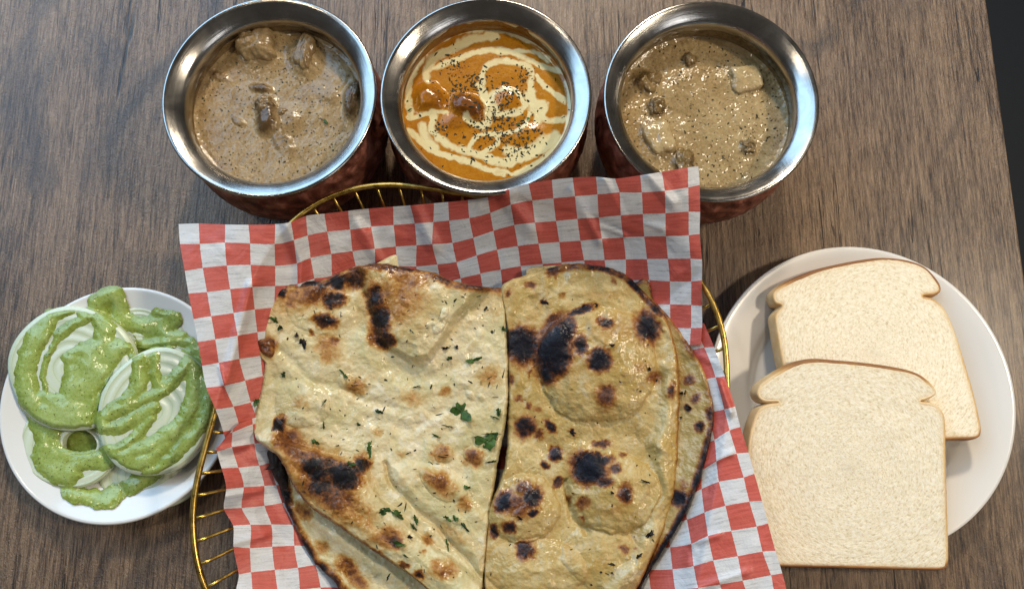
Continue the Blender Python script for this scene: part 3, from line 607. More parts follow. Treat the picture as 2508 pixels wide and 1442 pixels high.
sheet('checked_paper', TB, I, J, lambda x, y: 0.0012 * sstep(1500, 1650, x) + 0.0062 * sstep(900, 740, x) - 0.001 - 0.008 * sstep(960, 820, y) * sstep(780, 860, x) * sstep(1660, 1600, x), nu, nv, 'red and white checked paper under the naan, spilling over the right basket edge', lambda x, y: creases(x, y, 77, wrB) + 0.003 * np.sin(y / 26.0) * sstep(640, 545, x))

# ------------------------------------------------------------------ naan
def bubbles(px, py, box, n, seed, h):
    r_ = np.random.default_rng(seed); z = np.zeros(np.shape(px))
    for _ in range(n):
        x, y, r = r_.uniform(box[0], box[1]), r_.uniform(box[2], box[3]), r_.uniform(7, 24)
        z = z + dome(px, py, x, y, r, r * r_.uniform(0.6, 1.0), h * r_.uniform(0.3, 1), r_.uniform(0, 3), 0.9)
    w = 1 - 2 * np.abs(fbm(px, py, 62, seed + 2, 3))
    return z + 0.0007 * w
def radial(outline, center, nseg, nring, zf, thick, edge_px, bulge=0.0):
    """top skin, rolled edge and underside of a flat bread from a traced outline"""
    o = catmull(outline, nseg); c = np.array(center, float); L = np.linalg.norm(o - c, axis=1)
    o = o + (o - c) / L[:, None] * (2.2 * fbm(o[:, 0], o[:, 1], 26, 5) + 1.6 * fbm(o[:, 0], o[:, 1], 8, 6))[:, None]
    t = 1 - (1 - np.linspace(0.0003, 1, nring)) ** 1.25
    pxy = c + (o - c)[:, None] * t[None, :, None]; px, py = pxy[..., 0], pxy[..., 1]
    ed = (1 - t)[None] * L[:, None]
    z = zf(px, py); roll = np.clip(1 - ed / edge_px, 0, 1)
    ztop = z - thick * 0.5 * (1 - np.sqrt(np.clip(1 - roll ** 2, 0, 1)))
    V = P(px, py, ztop)
    rings = [V[:, i] for i in range(nring)]
    vo = V[:, -1]; ctr = V[:, 0].mean(0); dirn = vo[:, :2] - ctr[:2]; dirn /= np.linalg.norm(dirn, axis=1)[:, None]
    for (off, dz) in ((0.0004, -0.18), (0.0003, -0.36), (-0.0008, -0.5), (-0.004, -0.55)):
        q = vo.copy(); q[:, :2] += dirn * off; q[:, 2] += dz * thick; rings.append(q)
    A = np.stack(rings, 1); ext = lambda a: np.concatenate([a, np.repeat(a[:, -1:], 4, 1)], 1)
    return A, ext(px), ext(py), ext(ed), gridF(nseg, A.shape[1], True)
def warp(px, py, amp, sc, seed): return px + amp * fbm(px, py, sc, seed), py + amp * fbm(px, py, sc, seed + 50)
def spots(px, py, lst, seed, amp=9):
    wx, wy = warp(px, py, amp, 26, seed); wx, wy = warp(wx, wy, amp * 0.75, 9, seed + 7); c = np.zeros(np.shape(px))
    for s in lst:
        x, y, rx, ry, an, k = s; ca, sa = math.cos(an), math.sin(an)
        dx = (wx - x) * ca + (wy - y) * sa; dy = -(wx - x) * sa + (wy - y) * ca
        c = np.maximum(c, k * sstep(1.65, 0.25, np.sqrt((dx / rx) ** 2 + (dy / ry) ** 2)))
    return c
def cs(lst, ox, oy, s): return [(ox + x / s, oy + y / s, rx / s, ry / s, an, k) for (x, y, rx, ry, an, k) in lst]
def bowl(px, py, z0, k): return z0 + k * (np.hypot(px - BC[0], py - BC[1]) / 600) ** 2
def dome(px, py, x, y, rx, ry, h, an=0.0, p=0.5):
    ca, sa = math.cos(an), math.sin(an); dx = (px - x) * ca + (py - y) * sa; dy = -(px - x) * sa + (py - y) * ca
    d = (dx / rx) ** 2 + (dy / ry) ** 2; return h * np.clip(1 - d, 0, 1) ** p * sstep(1.0, 0.9, d)

# --- garlic naan (left)
GO = [(655,705),(690,700),(740,692),(800,683),(850,660),(885,649),(940,645),(980,655),(1020,660),(1060,668),(1100,685),(1150,697),(1200,705),(1230,709),(1237,760),(1242,850),(1244,960),(1238,1020),(1229,1080),(1218,1130),(1208,1200),(1196,1280),(1190,1340),(1185,1400),(1178,1450),(1165,1500),(1120,1495),(1070,1462),(1020,1420),(960,1378),(900,1338),(840,1296),(775,1252),(735,1212),(706,1165),(682,1118),(650,1095),(628,1073),(622,1040),(628,1000),(638,960),(648,905),(646,885),(634,868),(635,838),(646,830),(648,800),(648,750)]
FL1 = [(868,640),(893,700),(915,760),(932,835),(960,864),(1010,884),(1052,878),(1088,828),(1112,790),(1150,740),(1215,700),(1100,640),(980,625)]
FL2 = [(672,1022),(720,1080),(800,1110),(893,1125),(906,1180),(950,1240),(1020,1300),(1100,1360),(1185,1440),(1150,1520),(900,1350),(740,1240),(600,1080)]
def gz(px, py):
    wx, wy = warp(px, py, 10, 60, 5)
    z = bowl(px, py, 0.038, 0.009) + 0.0016 * fbm(px, py, 110, 61, 3) + 0.0006 * fbm(px, py, 30, 62, 3)
    z = z + bubbles(px, py, (650, 1240, 660, 1442), 46, 3, 0.0009)
    d = sdpoly(wx, wy, FL1); z = z + 0.0055 * sstep(-9, 14, d) + 0.0035 * sstep(0, 80, d)
    d = sdpoly(wx, wy, FL2); z = z + 0.0055 * sstep(-6, 10, d) + 0.0035 * sstep(0, 45, d) - 0.003 * sstep(45, 110, d)
    z = z + dome(wx, wy, 790, 760, 90, 60, 0.0022, 0.2, 0.8) + dome(wx, wy, 740, 985, 70, 60, 0.003, 0.3, 0.8) + dome(wx, wy, 1085, 1110, 24, 20, 0.0018) + dome(wx, wy, 1160, 1116, 24, 20, 0.0018) + dome(wx, wy, 1085, 1180, 70, 40, 0.0022, 0.6, 0.7) + dome(wx, wy, 870, 940, 40, 26, 0.0012, 0.2, 0.8)
    z = z - 0.0028 * np.exp(-(segdist(wx, wy, [(945,1135),(960,1180),(1000,1230),(1080,1300),(1178,1415)]) / 6) ** 2) + 0.0022 * sstep(2, 26, sdpoly(wx, wy, [(945,1135),(960,1180),(1000,1230),(1080,1300),(1178,1415),(1240,1300),(1100,1150),(1000,1120)]))
    z = z - 0.0016 * np.exp(-(segdist(px, py, [(955, 905), (1010, 925), (1090, 915), (1150, 880)]) / 22) ** 2)
    z = z - 0.0014 * np.exp(-(segdist(wx, wy, [(690,860),(760,930),(850,960),(960,1000)]) / 12) ** 2) - 0.001 * np.exp(-(segdist(wx, wy, [(900,1030),(1000,1050),(1090,1010)]) / 14) ** 2)
    return z
GS = cs([(150,165,26,26,0,1.0),(280,185,110,40,-.2,.46),(220,205,70,34,0,.40),(330,150,90,30,-.3,.62),(390,120,60,34,-.4,.95),(380,200,46,36,0,.8),(350,290,52,32,.2,.85),(470,105,60,42,0,.75),(560,190,42,70,-.1,.85),(585,280,46,62,0,.95),(600,370,44,46,.2,.85),(560,340,40,60,0,.6),(640,180,90,80,0,.38),(700,110,90,40,.1,.40),(850,105,90,22,.25,.55),(640,60,150,24,.1,.6),(350,390,60,50,0,.34),(380,380,26,26,0,.5),(285,345,18,16,0,.55),(100,400,36,44,0,.62),(480,565,44,32,.2,.40),(360,440,50,40,0,.28),(225,640,34,34,0,.22),(860,595,28,22,0,.33),(710,625,50,28,0,.20),(1055,530,52,40,0,.30),(845,860,44,34,.1,.36),(980,870,44,38,0,.46),(575,765,22,18,0,.25),(830,985,76,42,.6,.42),(945,1075,34,42,0,.30),(150,735,30,30,0,1.0),(180,800,56,60,.6,.55),(240,870,60,50,.5,.55),(300,930,74,52,.5,1.0),(310,950,190,120,.55,.44),(440,1090,150,70,.6,.40),(300,165,180,58,-.25,.42),(640,210,140,120,0,.32),(210,830,80,60,.6,.48),(370,930,120,60,.35,.72),(420,950,90,56,.3,1.05),(500,905,40,40,0,.85),(380,1040,110,70,.5,.55),(330,1000,70,50,.5,.75),(470,1120,90,50,.6,.36),(330,880,90,30,.3,.5),(610,1215,80,50,.3,.40),(640,1230,44,30,.4,.55),(780,1230,24,20,0,.33),(765,1285,18,15,0,.36),(850,1360,56,50,0,.38),(750,1380,26,20,.3,.68),(680,1345,22,15,.2,.6),(545,1285,46,24,.6,.58),(900,1210,60,30,.6,.2),(680,860,30,14,0,.2),(1090,260,30,40,0,.12)], 600, 620, 1.7545)
gn = thing('garlic_naan', 'pale garlic naan with cilantro and charred folds, on top at the left', 'naan', P(940, 1050, 0.03), 'naan breads in the basket')
A, px, py, ed, F = radial(GO, (935, 1040), 760, 240, gz, 0.0065, 9)
ch = spots(px, py, GS, 3)
topedge = sstep(26, 2, ed) * sstep(1.0, 0.0, np.clip((py - 700) / 60, 0, 1)) * (0.55 + 0.7 * fbm(px, py, 40, 8))
ch = np.maximum(ch, topedge); ch = np.maximum(ch, sstep(14, 0, ed) * 0.42 * (py > 1110) * (px < 1120))
ch = ch + 0.06 * fbm(px, py, 70, 14) * (ch < 0.1)
mesh('crust', A.reshape(-1, 3), F, M_GARLIC, gn, {'char': ch})
# torn pale scrap of dough on the fold
def scrap(outline, zf, lift, name, mat, parent, char=0.0, rough=0.0008, seed=1, n=60, rings=10):
    o = catmull(outline, n); c = o.mean(0); t = np.linspace(0.02, 1, rings)
    pxy = c + (o - c)[:, None] * t[None, :, None]; px, py = pxy[..., 0], pxy[..., 1]
    z = zf(px, py) + lift * (1 - t[None] ** 4) + rough * fbm(px, py, 12, seed) - 0.0004 * t[None] ** 6
    return mesh(name, P(px, py, z).reshape(-1, 3), gridF(n, rings, True), mat, parent, {'char': np.full(px.shape, char) + 0.1 * fbm(px, py, 10, seed)})
scrap(crop([(780,300),(830,290),(850,230),(880,240),(870,300),(840,340),(800,345)], 600, 620, 1.7545), gz, 0.0014, 'torn_flake', M_GARLIC, gn, -0.12, 0.0012, 5)
scrap(crop([(52,375),(70,365),(115,372),(132,400),(128,440),(105,452),(80,440),(60,410)], 600, 620, 1.7545), lambda x, y: gz(x, y) - 0.001, 0.0035, 'charred_knob', M_GARLIC, gn, 0.5, 0.0012, 9)
# --- under layer, lower left
UO = [(668,1105),(668,1150),(684,1190),(700,1240),(730,1305),(765,1370),(815,1420),(850,1462),(950,1515),(1100,1540),(1185,1520),(1180,1300),(1000,1180),(850,1120),(740,1080)]
def uz(px, py):
    wx, wy = warp(px, py, 8, 50, 15)
    z = bowl(px, py, 0.029, 0.010) + 0.0012 * fbm(px, py, 70, 65, 3) + 0.0005 * fbm(px, py, 18, 66, 3)
    return z + 0.0028 * np.exp(-(segdist(wx, wy, [(720,1180),(790,1280),(880,1350),(990,1430)]) / 24) ** 2)
un = thing('garlic_naan', 'second garlic naan with dark crisp rim, under the cilantro one at lower left', 'naan', P(880, 1320, 0.02), 'naan breads in the basket')
A, px, py, ed, F = radial(UO, (930, 1310), 420, 130, uz, 0.0065, 8)
ch = spots(px, py, cs([(440,1350,60,40,.6,.5),(250,1110,50,36,.8,.45),(330,1260,40,30,.7,.35),(480,1400,60,30,.5,.42),(160,1060,40,60,0,.9)], 600, 620, 1.7545), 31)
ch = np.maximum(ch, sstep(30, 3, ed) * (0.75 + 0.45 * fbm(px, py, 34, 9)))
mesh('crust', A.reshape(-1, 3), F, M_GARLIC, un, {'char': ch})
scrap([(654,1108),(668,1098),(690,1110),(702,1150),(706,1192),(690,1194),(672,1170),(662,1148),(650,1150),(660,1135)], lambda x, y: bowl(x, y, 0.032, 0.012), 0.002, 'burnt_flap', M_CHAR, un, 1.0, 0.001, 3)
# tip of a hidden piece behind the top edge
scrap([(905,660),(935,638),(968,624),(974,640),(970,660)], lambda x, y: bowl(x, y, 0.037, 0.010), 0.001, 'dough_tip', M_GARLIC, un, 0.05, 0.0004, 3)

# --- plain naan (right)
KO = [(1230,700),(1290,674),(1340,657),(1400,646),(1450,648),(1500,658),(1540,679),(1580,715),(1612,752),(1640,802),(1657,860),(1664,930),(1664,1000),(1662,1060),(1660,1120),(1655,1180),(1644,1240),(1625,1300),(1602,1350),(1580,1400),(1558,1445),(1535,1485),(1400,1520),(1200,1505),(1188,1442),(1187,1380),(1190,1330),(1195,1270),(1209,1220),(1226,1178),(1240,1120),(1245,1050),(1247,980),(1245,900),(1243,820),(1236,760)]
def kz(px, py):
    wx, wy = warp(px, py, 12, 60, 25); wx, wy = warp(wx, wy, 4, 18, 29)
    z = bowl(px, py, 0.037, 0.010) + 0.0013 * fbm(px, py, 100, 71, 3) + 0.00055 * fbm(px, py, 26, 72, 3)
    z = z + bubbles(px, py, (1200, 1660, 660, 1442), 46, 8, 0.0009)
    z = z + dome(wx, wy, 1465, 893, 152, 148, 0.0095, 0.3, 0.62) + dome(wx, wy, 1355, 860, 50, 75, 0.0025, 0.2, 0.8)
    z = z + dome(wx, wy, 1503, 1205, 114, 105, 0.0085, 0.1, 0.62) + dome(wx, wy, 1283, 1245, 95, 85, 0.0068, -0.2, 0.7) + dome(wx, wy, 1310, 1390, 130, 75, 0.005, 0, 0.8) + dome(wx, wy, 1480, 1370, 110, 80, 0.004, 0.3, 0.8)
    ridge = segdist(wx, wy, [(1648,900),(1640,1000),(1625,1060),(1622,1150),(1630,1200),(1600,1290),(1560,1380),(1500,1450)])
    z = z + 0.0038 * np.exp(-(ridge / 20) ** 2) + 0.002 * np.exp(-(segdist(wx, wy, [(1600,1080),(1640,1110),(1640,1180)]) / 16) ** 2)
    z = z - 0.0018 * np.exp(-(segdist(wx, wy, [(1250,1060),(1330,1090),(1430,1080),(1560,1070)]) / 26) ** 2)
    z = z - 0.0022 * np.exp(-(segdist(wx, wy, [(1385,1180),(1400,1260),(1440,1310)]) / 7) ** 2)
    for (x, y, r) in ((1441, 885, 16), (1467, 880, 24), (1482, 790, 14), (1585, 800, 26), (1485, 975, 24), (1290, 1045, 24), (1362, 1110, 16), (1530, 1210, 18), (1288, 1348, 22), (1445, 1148, 40), (1300, 1220, 22)): z = z + dome(px, py, x, y, r, r, 0.0007, 0, 1)
    return z
KS = cs([(205,400,74,74,0,1.0),(190,350,50,30,0,.85),(345,420,74,120,.25,1.1),(390,350,44,70,.3,1.0),(310,500,36,60,0,.95),(465,245,62,20,-.25,.85),(350,290,60,30,-.6,.5),(465,390,26,46,0,.80),(540,455,48,48,0,1.05),(565,300,32,24,.3,.75),(745,320,48,66,-.45,1.0),(700,300,26,26,0,.45),(575,620,40,52,0,.52),(570,590,40,26,0,.55),(850,590,18,32,.1,.62),(775,530,34,24,0,.42),(335,90,30,18,0,.55),(243,140,22,20,0,.52),(380,180,18,14,0,.38),(300,210,14,10,0,.75),(150,170,14,14,0,.45),(225,745,44,46,0,.85),(280,775,26,24,0,.55),(330,745,18,34,-.6,.75),(425,770,16,9,.6,.9),(550,820,36,15,0,.60),(355,860,30,32,0,.88),(305,910,18,15,0,.8),(360,980,18,18,0,.70),(495,925,76,62,.2,1.12),(520,880,70,26,.1,1.0),(560,985,34,22,0,.72),(610,925,30,22,.3,.6),(470,1075,34,26,0,.52),(650,1035,34,42,0,.72),(465,1140,12,14,0,.5),(130,1065,34,46,.4,.98),(250,1050,40,46,.3,.85),(245,1110,28,18,0,.95),(190,1085,70,50,0,.48),(85,1190,18,26,.3,.85),(150,1175,28,26,0,.8),(215,1005,34,28,0,.50),(225,1275,38,42,0,.75),(645,1270,18,18,0,.42),(690,1270,15,12,0,.38),(155,540,12,20,0,.55),(242,510,14,20,0,.5),(230,655,14,14,0,.42),(270,670,28,12,.2,.32),(600,120,15,12,0,.42),(640,865,14,14,0,.45),(590,690,60,20,0,.1),(720,490,40,26,0,.2),(600,330,110,60,0,.16),(600,180,90,24,0,.1),(190,620,22,10,0,.4),(400,1060,12,20,0,.4),(600,1100,90,40,0,.12)], 1160, 620, 1.7545)
kn = thing('plain_naan', 'golden naan with big black blisters and shiny bubbles, on top at the right', 'naan', P(1440, 1050, 0.03), 'naan breads in the basket')
A, px, py, ed, F = radial(KO, (1430, 1060), 760, 240, kz, 0.0065, 9)
ch = spots(px, py, KS, 13, 8)
ed1 = segdist(px, py, crop([(330,75),(430,52),(560,62),(660,105),(715,160),(800,260)], 1160, 620, 1.7545))
ch = np.maximum(ch, sstep(15, 4, ed1) * (0.62 + 0.5 * fbm(px, py, 26, 3)))
ch = np.maximum(ch, sstep(12, 0, ed) * 0.30 * (px > 1400)); ch = ch + 0.07 * fbm(px, py, 60, 24) * (ch < 0.1)
ch = np.where(ch < 0.2, ch - 0.09 * np.exp(-(segdist(px, py, [(1640,1000),(1625,1060),(1622,1150),(1630,1200),(1600,1290),(1560,1380),(1500,1450)]) / 26) ** 2), ch)
mesh('crust', A.reshape(-1, 3), F, M_PLAIN, kn, {'char': ch})
VO = [(1560,690),(1605,740),(1650,790),(1690,848),(1722,903),(1740,960),(1748,1010),(1743,1060),(1726,1130),(1702,1205),(1662,1285),(1622,1350),(1582,1415),(1550,1470),(1450,1520),(1300,1500),(1300,1200),(1350,900)]
def vz(px, py):
    return np.maximum(bowl(px, py, 0.029, 0.0135), paper_z(px, py) + 0.0052) + 0.0012 * fbm(px, py, 60, 85, 3) + 0.0005 * fbm(px, py, 18, 86, 3)
vn = thing('plain_naan', 'second naan showing as a brown rimmed crescent right of the blistered one', 'naan', P(1600, 1080, 0.02), 'naan breads in the basket')
A, px, py, ed, F = radial(VO, (1520, 1110), 420, 150, vz, 0.0055, 9)
ch = spots(px, py, cs([(975,745,20,20,0,.75),(925,545,26,22,0,.5),(955,620,20,20,0,.5),(885,1050,34,36,0,.95),(1020,690,20,40,0,.6),(920,660,12,14,0,1),(905,1000,20,30,0,.3)], 1160, 620, 1.7545), 41, 5)
ch = np.maximum(ch, sstep(24, 2, ed) * (0.30 + 0.55 * sstep(980, 1150, py) + 0.35 * fbm(px, py, 24, 39))); ch = np.maximum(ch, 0.75 * sstep(1280, 1420, py) * (0.8 + 0.3 * fbm(px, py, 30, 4)))
mesh('crust', A.reshape(-1, 3), F, M_PLAIN, vn, {'char': ch + 0.04})
scrap([(1290,662),(1310,654),(1390,650),(1380,668),(1300,676)], lambda x, y: bowl(x, y, 0.033, 0.010), 0.001, 'dough_tip', M_PLAIN, vn, 0.0, 0.0004, 3)

# --- cilantro leaves and chips
def leaf(x, y, rx, ry, an, zf, parent, mat=None, seed=0, lobes=5, name='cilantro_leaf'):
    n = 26; rng = np.random.default_rng(seed + 100); th = np.linspace(0, 2 * np.pi, n, endpoint=False)
    r = 0.74 + 0.20 * np.cos(2 * th + rng.uniform(0, 6)) + 0.16 * np.cos(3 * th + rng.uniform(0, 6)) + 0.10 * np.cos(7 * th + rng.uniform(0, 6)) + rng.uniform(-0.16, 0.16, n)
    t = np.array([0.05, 0.5, 1.0]); ox = r * np.cos(th) * rx; oy = r * np.sin(th) * ry
    px = x + (ox * math.cos(an) - oy * math.sin(an))[:, None] * t; py = y + (ox * math.sin(an) + oy * math.cos(an))[:, None] * t
    z = zf(px, py) + 0.0007 + 0.0013 * rng.uniform(-0.5, 1, (n, 3)) * t + 0.0012 * t * np.sin(th * 2 + rng.uniform(0, 6))[:, None]
    return mesh(name, P(px, py, z).reshape(-1, 3), gridF(n, 3, True), mat or M_CIL, parent)
LV = [(930,680,46,46,0),(1035,810,50,42,0),(1065,790,24,34,.4),(600,1105,34,20,.1),(655,1118,34,18,.4),(660,1248,40,12,.1),(980,460,36,18,-.3),(535,840,16,40,.1),(250,385,22,26,.4),(222,352,14,10,0),(425,520,28,9,.8),(575,680,22,12,.6),(880,450,13,15,0),(300,810,20,15,.6),(735,1145,13,24,0),(125,285,28,14,.3),(150,320,12,16,0),(955,1005,18,12,0),(945,1175,30,9,.8),(870,1138,22,12,.5),(903,1138,14,18,0),(165,520,14,14,0),(725,1175,26,8,.8),(488,735,12,9,0),(1112,325,13,14,0),(1090,680,14,22,.5),(708,1218,12,13,.3),(860,408,18,10,0),(910,402,12,9,.3),(48,640,18,18,0),(870,1250,8,30,-.2),(1062,775,50,5,0),(1075,705,22,4,.4),(1060,895,26,7,-.2),(340,640,20,5,-1),(820,783,28,5,.4),(735,573,20,4,-.3),(870,742,26,4,.1),(338,740,6,20,0),(455,905,24,13,.7),(615,1390,7,20,.5),(690,1300,18,5,.5)]
for k, (x, y, rx, ry, an) in enumerate(LV):
    leaf(600 + x / 1.7545, 620 + y / 1.7545, rx / 1.7545, ry / 1.7545, an, gz, gn, seed=k, mat=M_CHAR if k in (8, 9, 26, 27, 28) else None)
def scatter_on(outline, zf, n, seed, box):
    rng = np.random.default_rng(seed); x = rng.uniform(box[0], box[1], n * 3); y = rng.uniform(box[2], box[3], n * 3)
    k = (sdpoly(x, y, outline) > 10) & (vnoise(x / 60, y / 60, seed) > 0.25); x = x[k][:n]; y = y[k][:n]
    return P(x, y, zf(x, y))
flecks('herb_chips', scatter_on(GO, gz, 230, 4, (640, 1240, 660, 1442)), np.abs(RNG.normal(0, 1, 230))[:len(scatter_on(GO, gz, 230, 4, (640, 1240, 660, 1442)))] * 0.00036 + 0.00028, M_HERB, gn, aspect=1.0)
pk = scatter_on(KO, kz, 60, 6, (1200, 1660, 660, 1442)); flecks('burnt_chips', pk, np.abs(RNG.normal(0, 1, len(pk))) * 0.00036 + 0.00026, M_CHAR, kn, aspect=0.6)
for k, (x, y, rx, ry) in enumerate(((595,395,13,11),(528,222,10,9),(760,1205,15,26),(595,1335,14,9),(710,1300,12,18),(595,1028,10,9),(305,210,18,11),(740,980,22,6),(200,1137,20,6),(425,770,18,8),(755,498,13,8),(595,1372,7,7),(595,1082,5,7),(425,1030,5,5))):
    leaf(1160 + x / 1.7545, 620 + y / 1.7545, rx / 1.7545, ry / 1.7545, 0.5, kz, kn, M_CHAR, 300 + k, 3, 'burnt_bit')
for k, (x, y, rx, ry) in enumerate(((920,662,14,15),(893,600,9,9),(908,598,5,12),(890,705,5,8))):
    leaf(1160 + x / 1.7545, 620 + y / 1.7545, rx / 1.7545, ry / 1.7545, 0.2, vz, vn, M_CHAR, 340 + k, 3, 'burnt_bit')

# ------------------------------------------------------------------ plates
def plate(px0, px1, py0, py1, label, mat, zr, well, name):
    cx, cy = (px0 + px1) / 2, (py0 + py1) / 2; a = P(px0, cy, zr); b = P(px1, cy, zr); R = (b[0] - a[0]) / 2
    yc = (P(cx, py0, zr)[1] + P(cx, py1, zr)[1]) / 2; c = ((a[0] + b[0]) / 2, yc, 0.0)
    pr = [(0.0003, 0.0042), (well * R - 0.010, 0.0042), (well * R - 0.004, 0.0052), (well * R, 0.0078), (well * R + 0.004, 0.0108), (R * 0.90, zr - 0.0022), (R - 0.0022, zr - 0.0003), (R - 0.0008, zr), (R, zr - 0.0012), (R - 0.0010, zr - 0.0030), (R * 0.90, zr - 0.0062), (well * R, 0.0030), (well * R - 0.004, 0.0002), (well * R - 0.008, 0.0003), (well * R - 0.010, 0.0016), (0.0003, 0.0016)]
    pr = np.array(pr); t = catmull(pr[:10], 60, closed=False); pr = np.concatenate([t, pr[10:]])
    V, F = lathe(pr, 160, c); return mesh(name, V, F[:, ::-1], mat, None, loc=c, label=label, cat='plate'), c, R
_, PC, PR = plate(-3, 574, 703, 1286, 'small white round plate under the onion slices, left of the basket', M_PLATE, 0.018, 0.66, 'small_plate')
plate(1738, 2489, 614, 1347, 'large ivory plate carrying the two bread slices', M_PLATE2, 0.019, 0.70, 'bread_plate')

# ------------------------------------------------------------------ onion slices and chutney
ON = [('onion_slice', 'onion slice peeking out at the bottom of the small plate', (845,1130), 285, 190, 0.0, 0.0125, 0.0, 1), 
      ('onion_slice', 'onion slice at the top of the small plate, furthest from the camera', (800,255), 255, 150, 0.1, 0.0135, 0.0, 2),
      ('onion_slice', 'onion slice half hidden by the paper edge at the right of the small plate', (1060,330), 150, 110, 0.0, 0.0130, 0.0, 3),
      ('onion_ring', 'chutney covered onion ring with an open hole at lower left of the small plate', (385,960), 295, 235, 0.1, 0.0150, 0.34, 4),
      ('onion_slice', 'big onion slice smothered in green chutney, at upper left of the small plate', (412,520), 372, 348, 0.0, 0.0215, 0.0, 5),
      ('onion_slice', 'oval onion slice with green chutney stripes, topmost beside the paper', (885,765), 320, 372, 0.55, 0.0255, 0.0, 6)]
def on_local(px, py, e):
    (cx, cy), rx, ry, an = e[2], e[3], e[4], e[5]; X = 0 + cx / 2.326; Y = 680 + cy / 2.326; ca, sa = math.cos(an), math.sin(an)
    dx = ((px - X) * ca + (py - Y) * sa) / (rx / 2.326); dy = (-(px - X) * sa + (py - Y) * ca) / (ry / 2.326)
    if e[8] == 4: dx2 = dx - 0.22; dy2 = dy + 0.10
    return np.hypot(dx, dy), np.arctan2(dy, dx)
def on_top(rr, th, e):
    g = 0.00010 * np.cos(rr * 6.2 * 2 * np.pi + 0.5 * np.sin(th * 2 + e[8])) 
    return e[6] + g + 0.0009 * np.sin(th + e[8] * 1.7) * rr - 0.0012 * sstep(0.94, 1.0, rr)
for e in ON:
    (cx, cy), rx, ry, an = e[2], e[3], e[4], e[5]; hole = e[7]
    n = 130; th = np.linspace(0, 2 * np.pi, n, endpoint=False)[:, None]; wob = 1 + 0.02 * np.sin(2 * th + e[8]) + 0.012 * np.sin(5 * th + e[8] * 2)
    t = np.linspace(hole + 0.004, 1, 60)[None]; ca, sa = math.cos(an), math.sin(an)
    lx = t * wob * np.cos(th) * rx / 2.326; ly = t * wob * np.sin(th) * ry / 2.326
    if hole: # the hole sits off centre
        k = (1 - t) / (1 - hole); lx = lx + k * 28; ly = ly - k * 8
    px = cx / 2.326 + lx * ca - ly * sa; py = 680 + cy / 2.326 + lx * sa + ly * ca
    V = P(px, py, on_top(t + 0 * th, th, e)); rings = [V[:, i] for i in range(60)]
    for dz in (-0.0015, -0.0032, -0.0046):
        q = V[:, -1].copy(); q[:, 2] += dz; rings.append(q)
    if hole:
        inn = []
        for dz in (-0.0046, -0.003, -0.0012):
            q = V[:, 0].copy(); q[:, 2] += dz; inn.append(q)
        rings = inn + rings; rat = np.concatenate([np.repeat(t[:, :1], 3, 1), t, np.repeat(t[:, -1:], 3, 1)], 1)
    else: rat = np.concatenate([t, np.repeat(t[:, -1:], 3, 1)], 1)
    A = np.stack(rings, 1); c = A.reshape(-1, 3).mean(0); c[2] = e[6] - 0.005
    mesh(e[0], A.reshape(-1, 3), gridF(n, A.shape[1], True), M_ONION, None, {'rr': rat + 0 * th}, loc=c, label=e[1], cat='onion', group='onion slices on the small plate')
gx = np.arange(4, 560, 1.6); gy = np.arange(700, 1262, 1.6); PX, PY = np.meshgrid(gx, gy, indexing='ij')
_q = P(PX, PY, 0.012); zb = np.interp(np.hypot(_q[..., 0] - PC[0], _q[..., 1] - PC[1]) / PR, [0, 0.6, 0.66, 0.72, 0.9, 1.0], [0.0058, 0.0060, 0.0092, 0.0118, 0.0166, 0.0186])
for e in ON:
    rr, th = on_local(PX, PY, e); top = on_top(np.clip(rr, 0, 1), th, e); ins = rr < 1.0
    if e[7]:
        hx = (PX - (385 / 2.326 + 30)) / 48; hy = (PY - (680 + 930 / 2.326)) / 25; ins &= (hx * hx + hy * hy > 1)
    zb = np.where(ins, np.maximum(zb, top), zb)
k = np.exp(-0.5 * (np.arange(-7, 8) / 2.8) ** 2); k /= k.sum()
def blur(a):
    b = np.apply_along_axis(lambda m: np.convolve(np.pad(m, 7, 'edge'), k, 'valid'), 0, a); return np.apply_along_axis(lambda m: np.convolve(np.pad(m, 7, 'edge'), k, 'valid'), 1, b)
zs_ = np.maximum(blur(zb), zb - 0.0005)
wx, wy = warp(PX, PY, 6, 34, 91); wx, wy = warp(wx, wy, 2.5, 11, 95)
lw = lambda pts: crop(pts, 0, 680, 2.326)
sd = sdpoly(wx, wy, lw([(260,185),(390,170),(500,190),(560,210),(650,215),(740,300),(790,380),(770,420),(700,450),(620,560),(560,680),(540,760),(545,870),(480,880),(350,890),(370,940),(430,985),(560,975),(620,985),(660,1060),(600,1110),(520,1100),(450,1150),(400,1200),(300,1170),(200,1090),(170,1020),(200,930),(170,840),(110,720),(75,560),(100,420),(160,300),(240,220)]))
for hl in ([(285,645),(262,560),(290,450),(350,350),(430,290),(520,250),(540,300),(530,345),(460,355),(380,410),(340,450),(360,500),(350,600),(340,650)], [(340,250),(370,230),(430,200),(435,225),(380,250),(310,300)], [(650,230),(740,290),(775,370),(650,345)], [(345,880),(440,870),(550,875),(568,930),(545,975),(440,985),(370,945)], [(460,1110),(520,1090),(620,1100),(560,1150),(490,1170)], [(225,640),(210,540),(240,420),(300,320),(310,335),(250,440),(225,560),(240,640)]):
    sd = np.minimum(sd, -sdpoly(wx, wy, lw(hl)))
SU = np.exp(np.clip(sd, -60, 40) / 4.5)
